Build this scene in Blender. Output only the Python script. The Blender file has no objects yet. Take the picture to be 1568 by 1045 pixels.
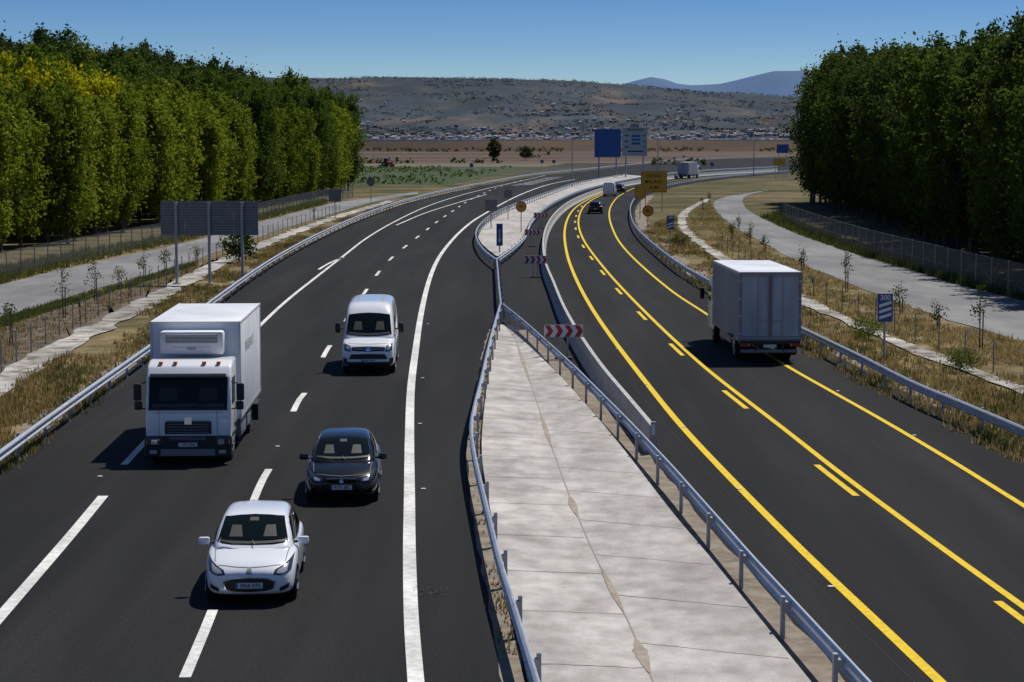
import bpy, bmesh, math, random, copy
import numpy as np
from mathutils import Vector, Matrix, noise
from mathutils.bvhtree import BVHTree
random.seed(7); rng=np.random.default_rng(7)
scene=bpy.context.scene
C=bpy.context.collection
# ------------------------------------------------------------ image pixels to ground positions
FL=3172.0; YH=212.0; CH=9.0; CX=784.0; CY=522.5
TH=math.atan((CY-YH)/FL); ct,st=math.cos(TH),math.sin(TH)
def G(x,y,z=0.0):
    """image pixel, projected through the camera model -> plan position (metres) on the level z"""
    dx=x-CX; dy=ct*FL+st*(CY-y); dz=-st*FL+ct*(CY-y)
    t=(z-CH)/dz
    return (dx*t,dy*t)
def curve(pts,z=0.0,n=10):
    """smooth curve through image pixels, returned in plan metres"""
    P=[np.array(p,float) for p in pts]; out=[]
    P=[2*P[0]-P[1]]+P+[2*P[-1]-P[-2]]
    for i in range(1,len(P)-2):
        for k in range(n):
            t=k/n; a,b,c,d=P[i-1],P[i],P[i+1],P[i+2]
            q=.5*((2*b)+(-a+c)*t+(2*a-5*b+4*c-d)*t*t+(-a+3*b-3*c+d)*t**3)
            out.append(G(q[0],q[1],z))
    out.append(G(P[-2][0],P[-2][1],z))
    return np.array(out)
def ext(P,a=0,b=0):
    P=np.array(P)
    if a:
        k=min(8,len(P)-1); d=P[0]-P[k]; d/=np.linalg.norm(d); P=np.vstack([P[0]+d*a,P])
    if b:
        k=min(8,len(P)-1); d=P[-1]-P[-1-k]; d/=np.linalg.norm(d); P=np.vstack([P,P[-1]+d*b])
    return P
def arc(P):
    return np.concatenate([[0],np.cumsum(np.linalg.norm(np.diff(P,axis=0),axis=1))])
def at(P,s,q):
    return np.stack([np.interp(q,s,P[:,0]),np.interp(q,s,P[:,1])],-1)
def resample(P,ds):
    s=arc(P); n=max(2,int(s[-1]/ds)+1); return at(P,s,np.linspace(0,s[-1],n))
def tang(P):
    T=np.gradient(P,axis=0); return T/np.linalg.norm(T,axis=1)[:,None]
# ------------------------------------------------------------ materials
def mat(name,col=(.5,.5,.5),rough=.6,metal=0,spec=.5,coat=0):
    m=bpy.data.materials.new(name); m.use_nodes=True
    b=m.node_tree.nodes['Principled BSDF']
    b.inputs['Base Color'].default_value=(*col,1); b.inputs['Roughness'].default_value=rough
    b.inputs['Metallic'].default_value=metal; b.inputs['Specular IOR Level'].default_value=spec
    b.inputs['Coat Weight'].default_value=coat; b.inputs['Coat Roughness'].default_value=.04
    return m
def setramp(cr,stops):
    e=cr.color_ramp.elements
    while len(e)<len(stops): e.new(.5)
    for i,(p,c) in enumerate(stops): e[i].position=p; e[i].color=(*c,1)
def noisy(name,stops,scale=1.0,detail=6,rough=.9,spec=.2,vec='Object',stretch=(1,1,1),bump=0,bscale=20,second=None,metal=0,coat=0):
    m=mat(name,(.5,.5,.5),rough,metal,spec,coat); nt=m.node_tree; N=nt.nodes; L=nt.links
    b=N['Principled BSDF']
    tc=N.new('ShaderNodeTexCoord'); mp=N.new('ShaderNodeMapping'); mp.inputs['Scale'].default_value=stretch
    L.new(tc.outputs[vec],mp.inputs[0])
    nz=N.new('ShaderNodeTexNoise'); nz.inputs['Scale'].default_value=scale; nz.inputs['Detail'].default_value=detail
    nz.inputs['Roughness'].default_value=.62
    L.new(mp.outputs[0],nz.inputs['Vector'])
    cr=N.new('ShaderNodeValToRGB'); setramp(cr,stops)
    L.new(nz.outputs['Fac'],cr.inputs[0]); out=cr.outputs[0]
    for sec in (second if isinstance(second,list) else ([second] if second else [])):
        sc,dk,stv=sec
        mp2=N.new('ShaderNodeMapping'); mp2.inputs['Scale'].default_value=stv; L.new(tc.outputs[vec],mp2.inputs[0])
        n2=N.new('ShaderNodeTexNoise'); n2.inputs['Scale'].default_value=sc; n2.inputs['Detail'].default_value=4
        L.new(mp2.outputs[0],n2.inputs['Vector'])
        r2=N.new('ShaderNodeMapRange'); r2.inputs[1].default_value=.38; r2.inputs[2].default_value=.62
        r2.inputs[3].default_value=dk; r2.inputs[4].default_value=1.12; L.new(n2.outputs['Fac'],r2.inputs[0])
        mx=N.new('ShaderNodeMix'); mx.data_type='RGBA'; mx.blend_type='MULTIPLY'; mx.inputs[0].default_value=1
        L.new(out,mx.inputs[6]); L.new(r2.outputs[0],mx.inputs[7]); out=mx.outputs[2]
    L.new(out,b.inputs['Base Color'])
    if bump:
        nb=N.new('ShaderNodeTexNoise'); nb.inputs['Scale'].default_value=bscale; nb.inputs['Detail'].default_value=4
        L.new(tc.outputs[vec],nb.inputs['Vector'])
        bp=N.new('ShaderNodeBump'); bp.inputs['Strength'].default_value=bump; bp.inputs['Distance'].default_value=.05
        L.new(nb.outputs['Fac'],bp.inputs['Height']); L.new(bp.outputs[0],b.inputs['Normal'])
    return m
M={}
M['asphalt']=noisy('asphalt',[(.3,(.0145,.0145,.0150)),(.55,(.0195,.0192,.0194)),(.75,(.027,.0260,.0253))],scale=.6,detail=9,rough=.88,spec=.16,
    stretch=(1,.08,1),bump=.25,bscale=60,second=[(.09,.72,(2.2,.25,1)),(.5,.80,(1.4,.03,1)),(14,.78,(1,1,1))])
M['asphalt_old']=noisy('asphalt_worn',[(.3,(.024,.022,.021)),(.7,(.038,.036,.033))],scale=1.2,detail=9,bump=.3,bscale=40)
M['white_line']=noisy('white_road_paint',[(.3,(.46,.45,.42)),(.6,(.72,.71,.68))],scale=5,rough=.7,second=(.4,.85,(1,1,1)))
M['yellow_line']=noisy('yellow_road_paint',[(.3,(.56,.37,.01)),(.6,(.76,.53,.015))],scale=6,rough=.7)
M['concrete']=noisy('concrete',[(.25,(.30,.275,.25)),(.5,(.41,.385,.36)),(.75,(.50,.48,.455))],scale=1.1,detail=12,rough=.9,bump=.35,bscale=25,second=[(.35,.83,(1,.45,1)),(2.2,.9,(1,.5,1))])
M['joint']=mat('joint_dark',(.17,.15,.13),.9)
M['jointl']=mat('joint_light',(.27,.25,.22),.9)
M['stain']=noisy('drain_stain',[(.3,(.24,.19,.14)),(.7,(.38,.34,.29))],scale=3)
M['barrier']=noisy('barrier_concrete',[(.3,(.34,.335,.33)),(.7,(.48,.475,.465))],scale=1.5,detail=8)
M['gutter']=noisy('gutter_concrete',[(.38,(.15,.115,.075)),(.46,(.33,.30,.26)),(.6,(.50,.48,.45))],scale=.9,detail=10,second=(.12,.6,(1,1,1)))
M['sand']=noisy('sandy_strip',[(.35,(.15,.115,.08)),(.6,(.26,.22,.175))],scale=1.6,detail=9)
M['galv']=noisy('galvanised_steel',[(.3,(.40,.43,.48)),(.7,(.55,.58,.63))],scale=2,rough=.42,metal=.45,spec=.5)
M['galv_dark']=noisy('galvanised_post',[(.3,(.28,.29,.31)),(.7,(.40,.41,.43))],scale=4,rough=.6,metal=.3)
M['service']=noisy('gravel_track',[(.3,(.16,.16,.165)),(.55,(.21,.21,.213)),(.75,(.27,.262,.255))],scale=.5,detail=9,stretch=(1,.3,1),bump=.3,second=(.15,.8,(1,.3,1)))
M['soil']=noisy('soil',[(.3,(.06,.046,.034)),(.5,(.105,.082,.06)),(.7,(.19,.15,.105))],scale=.7,detail=10,bump=.6,bscale=3)
M['crop']=noisy('crop_rows',[(.3,(.030,.046,.016)),(.6,(.052,.068,.026)),(.8,(.085,.078,.04))],scale=.25,detail=6,stretch=(1,.2,1))
M['redfield']=noisy('ploughed_field',[(.3,(.062,.040,.026)),(.5,(.095,.062,.040)),(.72,(.135,.098,.062))],scale=.02,detail=10,stretch=(.3,.6,1),second=(.006,.65,(.4,2,1)))
M['tan']=noisy('dust_tan_field',[(.3,(.08,.07,.042)),(.7,(.17,.135,.09))],scale=.03,detail=8,stretch=(.25,1,1))  # tan ground colour that stands in for airborne dust
M['bark']=noisy('bark',[(.3,(.07,.06,.05)),(.7,(.16,.14,.12))],scale=6)
M['white']=mat('white_paint',(.74,.75,.77),.35,coat=.6)
M['carwhite']=mat('car_paint_white',(.78,.79,.83),.28,coat=1)
M['carblack']=mat('car_paint_graphite',(.006,.007,.009),.25,metal=0,spec=.3,coat=.45)
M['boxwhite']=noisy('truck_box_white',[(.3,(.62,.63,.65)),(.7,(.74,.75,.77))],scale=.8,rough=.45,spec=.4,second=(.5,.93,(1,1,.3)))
M['box_shade']=noisy('truck_door_shade_grey',[(.3,(.36,.38,.42)),(.7,(.44,.46,.50))],scale=.8,rough=.5,stretch=(1,1,.3),second=(1.5,.88,(1,1,.25)))  # shade on the white box's rear doors painted in as grey
M['side_shade']=noisy('truck_side_shade_grey',[(.3,(.24,.25,.27)),(.7,(.31,.32,.34))],scale=.7,rough=.6,stretch=(1,1,.3))  # shade on the white box's sides painted in as darker grey
M['glass']=mat('window_glass',(.005,.0075,.0075),.05,spec=.28)
M['dash']=mat('dashboard',(.035,.036,.034),.5)
M['seat']=mat('seat_fabric',(.016,.018,.018),.6)
M['black']=mat('black_plastic',(.012,.012,.013),.5)
M['dark']=mat('dark_void',(.006,.006,.006),.9,spec=.1)
M['grey']=mat('grey_metal',(.22,.23,.24),.5,metal=.3)
M['signback']=noisy('sign_back_grey',[(.3,(.13,.135,.145)),(.7,(.18,.185,.195))],scale=3,rough=.6)
M['chrome']=mat('chrome',(.7,.7,.72),.15,metal=1)
M['lamp']=mat('headlight',(.60,.62,.66),.08,metal=.5,coat=1)
M['lampd']=mat('headlight_dark',(.05,.055,.065),.08,metal=.3,coat=1)
M['red']=mat('red_lamp',(.35,.008,.006),.3,coat=.5)
M['redpaint']=mat('red_paint',(.42,.02,.02),.5)
M['redline']=mat('red_trim',(.22,.03,.035),.5)
M['orange']=mat('orange_lamp',(.7,.2,.01),.3)
M['tyre']=mat('tyre',(.014,.014,.014),.85,spec=.2)
M['rim']=mat('rim',(.35,.36,.38),.3,metal=.7)
M['plate']=mat('plate_white',(.60,.60,.58),.5)
M['ink']=mat('ink',(.01,.01,.012),.6)
M['faded']=mat('faded_lettering',(.28,.29,.31),.6)
M['blue']=mat('sign_blue',(.010,.075,.27),.45)
M['yellow']=mat('sign_yellow',(.55,.32,.02),.5)
M['signwhite']=mat('sign_white',(.7,.7,.7),.5)
M['panelgrey']=mat('info_panel_grey',(.33,.37,.38),.6)
def leafmat(name,c1,c2,c3,tr=.35):
    m=bpy.data.materials.new(name); m.use_nodes=True; nt=m.node_tree; N=nt.nodes; L=nt.links
    N.remove(N['Principled BSDF']); o=N['Material Output']
    g=N.new('ShaderNodeNewGeometry'); oi=N.new('ShaderNodeObjectInfo'); tc=N.new('ShaderNodeTexCoord')
    nz=N.new('ShaderNodeTexNoise'); nz.inputs['Scale'].default_value=.45; nz.inputs['Detail'].default_value=3
    L.new(tc.outputs['Object'],nz.inputs['Vector'])
    a=N.new('ShaderNodeMath'); a.operation='MULTIPLY'; a.inputs[1].default_value=.3; L.new(g.outputs['Random Per Island'],a.inputs[0])
    b=N.new('ShaderNodeMath'); b.operation='MULTIPLY_ADD'; b.inputs[1].default_value=.45; L.new(oi.outputs['Random'],b.inputs[0]); L.new(a.outputs[0],b.inputs[2])
    c=N.new('ShaderNodeMath'); c.operation='MULTIPLY_ADD'; c.inputs[1].default_value=.55; L.new(nz.outputs['Fac'],c.inputs[0]); L.new(b.outputs[0],c.inputs[2])
    cr=N.new('ShaderNodeValToRGB'); setramp(cr,[(.3,c1),(.6,c2),(.92,c3)])
    L.new(c.outputs[0],cr.inputs[0])
    d=N.new('ShaderNodeBsdfDiffuse')
    t=N.new('ShaderNodeBsdfTranslucent'); mx=N.new('ShaderNodeMixShader'); mx.inputs[0].default_value=tr
    L.new(cr.outputs[0],d.inputs['Color']); L.new(cr.outputs[0],t.inputs['Color'])
    L.new(d.outputs[0],mx.inputs[1]); L.new(t.outputs[0],mx.inputs[2]); L.new(mx.outputs[0],o.inputs['Surface'])
    return m
M['leaf_sunlit']=leafmat('leaves_sunlit_yellow',(.20,.22,.010),(.36,.35,.014),(.52,.46,.02),.5)  # sunlit look of the left crowns put into the leaf colour
M['leaf_light']=leafmat('leaves_light',(.08,.125,.013),(.145,.195,.018),(.25,.285,.026),.48)
M['leaf_mid']=leafmat('leaves_mid',(.042,.072,.013),(.080,.122,.019),(.135,.175,.027),.44)
M['leaf_dark']=leafmat('leaves_dark',(.026,.045,.012),(.048,.074,.018),(.085,.115,.027),.38)
M['drygrass']=leafmat('dry_grass',(.17,.13,.05),(.32,.235,.095),(.46,.35,.16),.35)
M['greengrass']=leafmat('green_grass',(.05,.07,.018),(.09,.11,.03),(.16,.16,.05),.35)
def meshmat():
    m=bpy.data.materials.new('chain_link'); m.use_nodes=True; nt=m.node_tree; N=nt.nodes; L=nt.links
    p=N['Principled BSDF']; p.inputs['Base Color'].default_value=(.07,.075,.08,1); p.inputs['Roughness'].default_value=.6
    t=N.new('ShaderNodeBsdfTransparent'); mx=N.new('ShaderNodeMixShader'); mx.inputs[0].default_value=.42
    L.new(t.outputs[0],mx.inputs[1]); L.new(p.outputs[0],mx.inputs[2]); L.new(mx.outputs[0],N['Material Output'].inputs['Surface'])
    return m
M['link']=meshmat()
def groundmat():
    m=mat('dry_ground',(.2,.15,.1),.95,spec=.1); nt=m.node_tree; N=nt.nodes; L=nt.links; b=N['Principled BSDF']
    tc=N.new('ShaderNodeTexCoord')
    def nz(s,d=8):
        n=N.new('ShaderNodeTexNoise'); n.inputs['Scale'].default_value=s; n.inputs['Detail'].default_value=d
        n.inputs['Roughness'].default_value=.65; L.new(tc.outputs['Object'],n.inputs['Vector']); return n
    def ramp(src,stops):
        cr=N.new('ShaderNodeValToRGB'); setramp(cr,stops); L.new(src,cr.inputs[0]); return cr.outputs[0]
    near=ramp(nz(.35,12).outputs['Fac'],[(.3,(.055,.06,.024)),(.43,(.12,.098,.047)),(.55,(.21,.16,.08)),(.7,(.32,.255,.15))])
    midc=ramp(nz(.06,12).outputs['Fac'],[(.38,(.045,.055,.02)),(.48,(.09,.08,.035)),(.58,(.15,.115,.06)),(.7,(.20,.16,.095))])
    vo=N.new('ShaderNodeTexVoronoi'); vo.inputs['Scale'].default_value=.006; L.new(tc.outputs['Object'],vo.inputs['Vector'])
    far=ramp(vo.outputs['Color'],[(.2,(.035,.046,.032)),(.45,(.08,.065,.05)),(.6,(.055,.06,.048)),(.85,(.12,.10,.08))])
    sx=N.new('ShaderNodeSeparateXYZ'); L.new(tc.outputs['Object'],sx.inputs[0])
    def mixy(a,b_,y0,y1):
        mr=N.new('ShaderNodeMapRange'); mr.inputs[1].default_value=y0; mr.inputs[2].default_value=y1; L.new(sx.outputs['Y'],mr.inputs[0])
        mx=N.new('ShaderNodeMix'); mx.data_type='RGBA'; L.new(mr.outputs[0],mx.inputs[0]); L.new(a,mx.inputs[6]); L.new(b_,mx.inputs[7]); return mx.outputs[2]
    out=mixy(mixy(near,midc,130,280),far,420,650)
    L.new(out,b.inputs['Base Color'])
    bp=N.new('ShaderNodeBump'); bp.inputs['Strength'].default_value=.6; bp.inputs['Distance'].default_value=.2
    L.new(nz(3,6).outputs['Fac'],bp.inputs['Height']); L.new(bp.outputs[0],b.inputs['Normal'])
    return m
M['ground']=groundmat()
M['hill']=noisy('hazed_hill_scrub',[(.36,(.022,.036,.052)),(.48,(.030,.044,.056)),(.56,(.046,.052,.058)),(.63,(.082,.066,.060)),(.76,(.115,.092,.080))],scale=.0042,detail=14,
    stretch=(1,.45,3),second=[(.0014,.74,(1,.7,1)),(.012,.82,(1,.35,1))])  # scrub and soil tones with blue distance haze mixed into the colour
M['mountain']=noisy('hazed_mountain',[(.3,(.060,.115,.215)),(.7,(.072,.13,.24))],scale=.0008)  # aerial haze painted as a blue base colour
# ------------------------------------------------------------ mesh builder
class MB:
    def __init__(s): s.v=[];s.f=[];s.m=[];s.mats=[]
    def mi(s,k):
        m=M[k] if isinstance(k,str) else k
        if m not in s.mats: s.mats.append(m)
        return s.mats.index(m)
    def add(s,vs,fs,k):
        o=len(s.v); s.v+=[tuple(map(float,v)) for v in vs]; i=s.mi(k)
        for f in fs: s.f.append(tuple(o+q for q in f)); s.m.append(i)
    def bm(s,b,k,mx=None):
        b.verts.ensure_lookup_table(); b.verts.index_update()
        vs=[(mx@v.co if mx else v.co) for v in b.verts]
        s.add(vs,[[v.index for v in f.verts] for f in b.faces],k); b.free()
    def box(s,c,size,k,bev=0,rz=0,rx=0):
        b=bmesh.new(); bmesh.ops.create_cube(b,size=1)
        for v in b.verts: v.co=Vector((v.co.x*size[0],v.co.y*size[1],v.co.z*size[2]))
        if bev: bmesh.ops.bevel(b,geom=b.edges[:],offset=bev,segments=2,affect='EDGES',profile=.5)
        s.bm(b,k,Matrix.Translation(c)@Matrix.Rotation(rz,4,'Z')@Matrix.Rotation(rx,4,'X'))
    def prof(s,P,x0,x1,k,bev=0):
        b=bmesh.new(); a=[b.verts.new((x0,p[0],p[1])) for p in P]; c=[b.verts.new((x1,p[0],p[1])) for p in P]
        n=len(P); b.faces.new(a[::-1]); b.faces.new(c)
        for i in range(n): b.faces.new((a[i],a[(i+1)%n],c[(i+1)%n],c[i]))
        bmesh.ops.recalc_face_normals(b,faces=b.faces[:])
        if bev: bmesh.ops.bevel(b,geom=b.edges[:],offset=bev,segments=3,affect='EDGES',profile=.5)
        s.bm(b,k)
    def cyl(s,p0,p1,r0,r1,k,n=12,cap=True):
        p0=Vector(p0);p1=Vector(p1);d=(p1-p0).normalized()
        u=d.orthogonal().normalized(); w=d.cross(u); vs=[]
        for p,r in((p0,r0),(p1,r1)):
            for i in range(n):
                a=2*math.pi*i/n; vs.append(p+u*math.cos(a)*r+w*math.sin(a)*r)
        fs=[(i,(i+1)%n,n+(i+1)%n,n+i) for i in range(n)]
        if cap: fs+=[tuple(range(n))[::-1],tuple(range(n,2*n))]
        s.add(vs,fs,k)
    def sweep(s,P,sec,k,z=0,closed=True):
        P=np.array(P); T=tang(P); Nn=np.stack([-T[:,1],T[:,0]],-1); m=len(sec); vs=[]
        for p,nn in zip(P,Nn):
            for (a,h) in sec: vs.append((p[0]+nn[0]*a,p[1]+nn[1]*a,z+h))
        fs=[]; r=m if closed else m-1
        for i in range(len(P)-1):
            for j in range(r):
                fs.append((i*m+j,i*m+(j+1)%m,(i+1)*m+(j+1)%m,(i+1)*m+j))
        if closed: fs.append(tuple(range(m))); fs.append(tuple(range((len(P)-1)*m,len(P)*m))[::-1])
        s.add(vs,fs,k)
    def ribbon(s,P,w,z,k):
        s.sweep(P,[(-w/2,0),(w/2,0)],k,z,False)
    def obj(s,name,parent=None,loc=None,rz=0,smooth=False):
        me=bpy.data.meshes.new(name); me.from_pydata(s.v,[],s.f)
        for m in s.mats: me.materials.append(m)
        me.polygons.foreach_set('material_index',s.m)
        if smooth:
            b=bmesh.new(); b.from_mesh(me); bmesh.ops.recalc_face_normals(b,faces=b.faces[:]); b.to_mesh(me); b.free()
            me.shade_smooth()
            try: me.set_sharp_from_angle(angle=math.radians(35))
            except Exception: pass
        me.update(); o=bpy.data.objects.new(name,me); C.objects.link(o)
        if parent: o.parent=parent
        if loc is not None: o.location=loc
        o.rotation_euler[2]=rz
        return o
def empty(name,loc,rz=0):
    e=bpy.data.objects.new(name,None); C.objects.link(e); e.location=loc; e.rotation_euler[2]=rz; e.empty_display_size=.3; return e
def sheet(name,A,B,z,k,n=60,extA=0,extB=0,rag=0):
    A=ext(A,extA,extB);B=ext(B,extA,extB)
    A=at(A,arc(A),np.linspace(0,arc(A)[-1],n)); B=at(B,arc(B),np.linspace(0,arc(B)[-1],n))
    b=MB(); vs=[]
    for i in range(n):
        ra,rb=random.uniform(-rag,rag),random.uniform(-rag,rag)
        vs+=[(A[i][0]+ra,A[i][1],z),(B[i][0]+rb,B[i][1],z)]
    b.add(vs,[(i*2,i*2+1,i*2+3,i*2+2) for i in range(n-1)],k); return b.obj(name)
# ------------------------------------------------------------ ground + roads
b=MB(); b.add([(-16000,-300,-.03),(16000,-300,-.03),(16000,24000,-.03),(-16000,24000,-.03)],[(0,1,2,3)],'ground'); b.obj('ground')
LT=[(0,690),(100,618),(225,531),(320,462),(400,406),(470,366),(540,334),(600,312),(650,298),(700,287),(760,276),(820,266),(900,258),(960,252),(1010,247),(1060,243),(1190,239)]
RT=[(1568,655),(1480,618),(1400,585),(1320,545),(1230,502),(1150,463),(1085,428),(1040,402),(1000,372),(975,348),(966,328),(967,312),(978,298),(1000,287),(1060,275),(1120,268),(1190,262)]
LR=ext(curve(LT,.75),45,300); RR=ext(curve(RT,.75),60,300)
ds=np.concatenate([np.arange(12,300,4),np.arange(300,1000,12)])
def offs(P,d):
    T=tang(P); return P+np.stack([-T[:,1],T[:,0]],-1)*d
LO=offs(resample(LR,3),.5); RO=offs(resample(RR,3),-.5)
lx=np.interp(ds,LO[:,1],LO[:,0]); rx=np.interp(ds,RO[:,1],RO[:,0])
b=MB(); vs=[];fs=[]
for i,d in enumerate(ds):
    for j in range(5): vs.append((lx[i]+(rx[i]-lx[i])*j/4,d,0))
for i in range(len(ds)-1):
    for j in range(4): fs.append((i*5+j,i*5+j+1,(i+1)*5+j+1,(i+1)*5+j))
b.add(vs,fs,'asphalt'); b.obj('road')
sheet('verge_edge',LO[LO[:,1]<380],offs(LO,.9)[LO[:,1]<380],-.008,'sand',160,rag=.22)
sheet('verge_edge',RO[RO[:,1]<330],offs(RO,-1.3)[RO[:,1]<330],-.008,'sand',160,rag=.3)
def line(name,pts,w,k,z=.008,a=0,bb=0,dash=None):
    P=resample(ext(curve(pts),a,bb),1.0); m=MB()
    if dash:
        s=arc(P); q=0
        while q<s[-1]-1:
            m.ribbon(at(P,s,np.linspace(q,min(q+dash[0],s[-1]),4)),w,z,k); q+=dash[0]+dash[1]
    else: m.ribbon(P,w,z,k)
    return m.obj(name)
W='white_line'; Y='yellow_line'
line('road_marking',[(637,1045),(630,950),(627,850),(627,760),(627,680),(629,600),(636,540),(645,480),(657,430),(672,395),(695,365),(720,342),(745,326),(775,309),(805,295),(840,283),(880,275)],.28,W,a=20)
line('road_marking',[(0,945),(60,876),(110,818),(158,760)],.26,W,a=18)
line('road_marking',[(190,712),(220,680),(300,596),(400,497),(440,460),(480,428),(525,393),(560,366),(600,342),(650,318),(700,301),(750,288),(800,277),(835,269)],.2,W)
line('road_marking',[(488,413),(505,403),(526,394)],.2,W)
line('road_marking',[(607,345),(650,327),(700,311),(745,298)],.2,W)
line('road_marking',[(283,1038),(327,932),(392,758),(415,712),(453,622),(470,597),(497,543),(507,527),(540,475),(560,446),(580,417),(598,397),(618,380),(650,355),(665,343),(682,331),(700,319),(715,309),(735,299),(765,286),(800,276)],.2,W,dash=(5,12))
line('road_marking',[(1440,1045),(1340,950),(1240,855),(1140,755),(1050,660),(990,587),(930,508),(895,453),(873,405),(865,370),(866,345),(875,325),(890,312),(912,301),(950,288)],.21,Y,a=20)
line('road_marking',[(1568,930),(1440,838),(1300,735),(1200,657),(1100,580),(1050,537),(1000,490),(950,439),(918,402),(895,370),(886,345),(889,325),(900,311),(920,300),(960,286)],.18,Y,a=20)
mid=resample(ext(curve([(1568,930),(1440,838),(1300,735),(1200,657),(1100,580),(1050,537),(1000,490),(950,439),(918,402),(895,370),(886,345),(889,325),(900,311)]),20),.5)
mo=offs(mid,.36); s=arc(mo); m=MB()
k0=np.argmin(np.abs(mo[:,1]-G(1327,760)[1])); q=s[k0]-17*2
while q<s[-1]-5:
    if q>0: m.ribbon(at(mo,s,np.linspace(q,q+5,4)),.18,.008,Y)
    q+=17
m.obj('road_marking')
line('road_marking',[(1568,775),(1450,702),(1350,643),(1270,598),(1205,561),(1140,520),(1080,480),(1030,447),(980,405),(950,373),(936,345),(933,325),(939,310),(952,298),(980,286),(1040,276),(1100,270)],.18,Y,a=25)
m=MB()
for (x,y) in [(648,750),(643,650),(647,580),(655,497),(153,731),(1132,750),(1047,655),(990,590),(945,535),(1400,668),(1283,600),(1272,900),(425,685)]:
    p=G(x,y); m.box((p[0],p[1],.02),(.12,.1,.03),'signwhite',.008)
m.obj('road_studs')
line('road_crack',[(1400,1045),(1290,940),(1180,825),(1080,718),(1010,640),(945,560)],.025,'asphalt_old',z=.006,a=15)
m=MB(); rr=random.Random(4); p0=G(660,910)
for i in range(30):
    a=rr.uniform(0,6.28); x=p0[0]+rr.gauss(0,.14); y=p0[1]+rr.gauss(0,.2); l=rr.uniform(.05,.16)
    m.cyl((x,y,.012),(x+l*math.cos(a),y+l*math.sin(a),.03),.006,.004,'bark',3,False)
m.obj('dry_twigs')
# concrete median gutter
ML=[(812,1045),(786,935),(764,845),(748,765),(738,695),(741,630),(752,550),(758,515),(764,497)]
MC=[(1000,1045),(963,955),(915,860),(880,780),(850,700),(825,625),(803,560),(789,522),(773,498)]
MR=[(1243,1045),(1150,930),(1085,850),(1030,785),(962,697),(905,628),(850,567),(812,525),(782,498)]
n=90
def rs(pts,z):
    P=ext(curve(pts,z),18); return at(P,arc(P),np.linspace(0,arc(P)[-1],n))
A,Bc,D=rs(ML,.16),rs(MC,.02),rs(MR,.16)
m=MB(); vs=[]
for i in range(n):
    row=[(*A[i],-.02),(*A[i],.16)]
    for t in (.33,.66,.9): q=A[i]*(1-t)+Bc[i]*t; row.append((*q,.16*(1-t)+.03*t))
    row.append((*Bc[i],.03))
    for t in (.1,.33,.66): q=Bc[i]*(1-t)+D[i]*t; row.append((*q,.03*(1-t)+.16*t))
    row+=[(*D[i],.16),(*D[i],-.02)]; vs+=row
w=len(row); m.add(vs,[(i*w+j,i*w+j+1,(i+1)*w+j+1,(i+1)*w+j) for i in range(n-1) for j in range(w-1)],'concrete')
sB=arc(Bc); rj=random.Random(3)
for side,ph in ((A,3.0),(D,4.6)):
    q=ph
    while q<sB[-1]-2:
        i=np.interp(q,sB,np.arange(n)); i0=int(i); f=i-i0
        o_=side[i0]*(1-f)+side[min(i0+1,n-1)]*f; c_=Bc[i0]*(1-f)+Bc[min(i0+1,n-1)]*f
        sl=(.5 if side is A else -.9); K=8; V=[]
        for kk in range(K+1):
            t=kk/K; p=c_*(1-t)+o_*t; yy=p[1]+sl*t+rj.gauss(0,.015); e=.010+abs(rj.gauss(0,.004)); z=.03*(1-t)+.16*t+.006
            V+=[(p[0],yy-e,z),(p[0],yy+e,z)]
        m.add(V,[(2*a_,2*a_+1,2*a_+3,2*a_+2) for a_ in range(K)],'joint' if rj.random()<.5 else 'jointl')
        q+=rj.uniform(3.6,4.4)
m.ribbon(Bc,.03,.038,'jointl')
for (s0,s1,ww) in ((14,17,.16),(18.5,21,.2),(23,27,.10),(33,36,.15),(44,52,.10),(60,75,.10)):
    qs=np.linspace(s0,s1,24); P=at(Bc,sB,qs); V=[]
    for kk,p in enumerate(P):
        hw=ww*math.sin(math.pi*kk/23)*.5*(1+.5*noise.noise(Vector((kk*.4,s0,0))))+.008; V+=[(p[0]-hw*1.3,p[1],.045),(p[0]+hw,p[1],.045)]
    m.add(V,[(2*i,2*i+1,2*i+3,2*i+2) for i in range(23)],'stain')
m.obj('concrete_median')
sheet('dirt_strip',offs(A[::2],.42),offs(A[::2],.02),.006,'sand',70,rag=.05)
sheet('dirt_strip',offs(D[::2],-.03),offs(D[::2],-.7),.006,'sand',70,rag=.05)
sheet('gore_island',curve([(760,392),(738,374),(732,358),(742,341),(768,325),(805,309),(850,292),(900,278),(960,268)],.1),
      curve([(764,392),(788,376),(805,360),(815,342),(833,322),(860,304),(900,289),(940,279),(985,270)],.1),.1,'concrete',40)
m=MB()
for i in range(7):
    p=G(795+i*8,284-i*1.9); m.add([(p[0]-1.6,p[1],.01),(p[0]+2.6,p[1]+9,.01),(p[0]+3.3,p[1]+9,.01),(p[0]-.9,p[1],.01)],[(0,1,2,3)],W)
m.obj('gore_marking')
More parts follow.
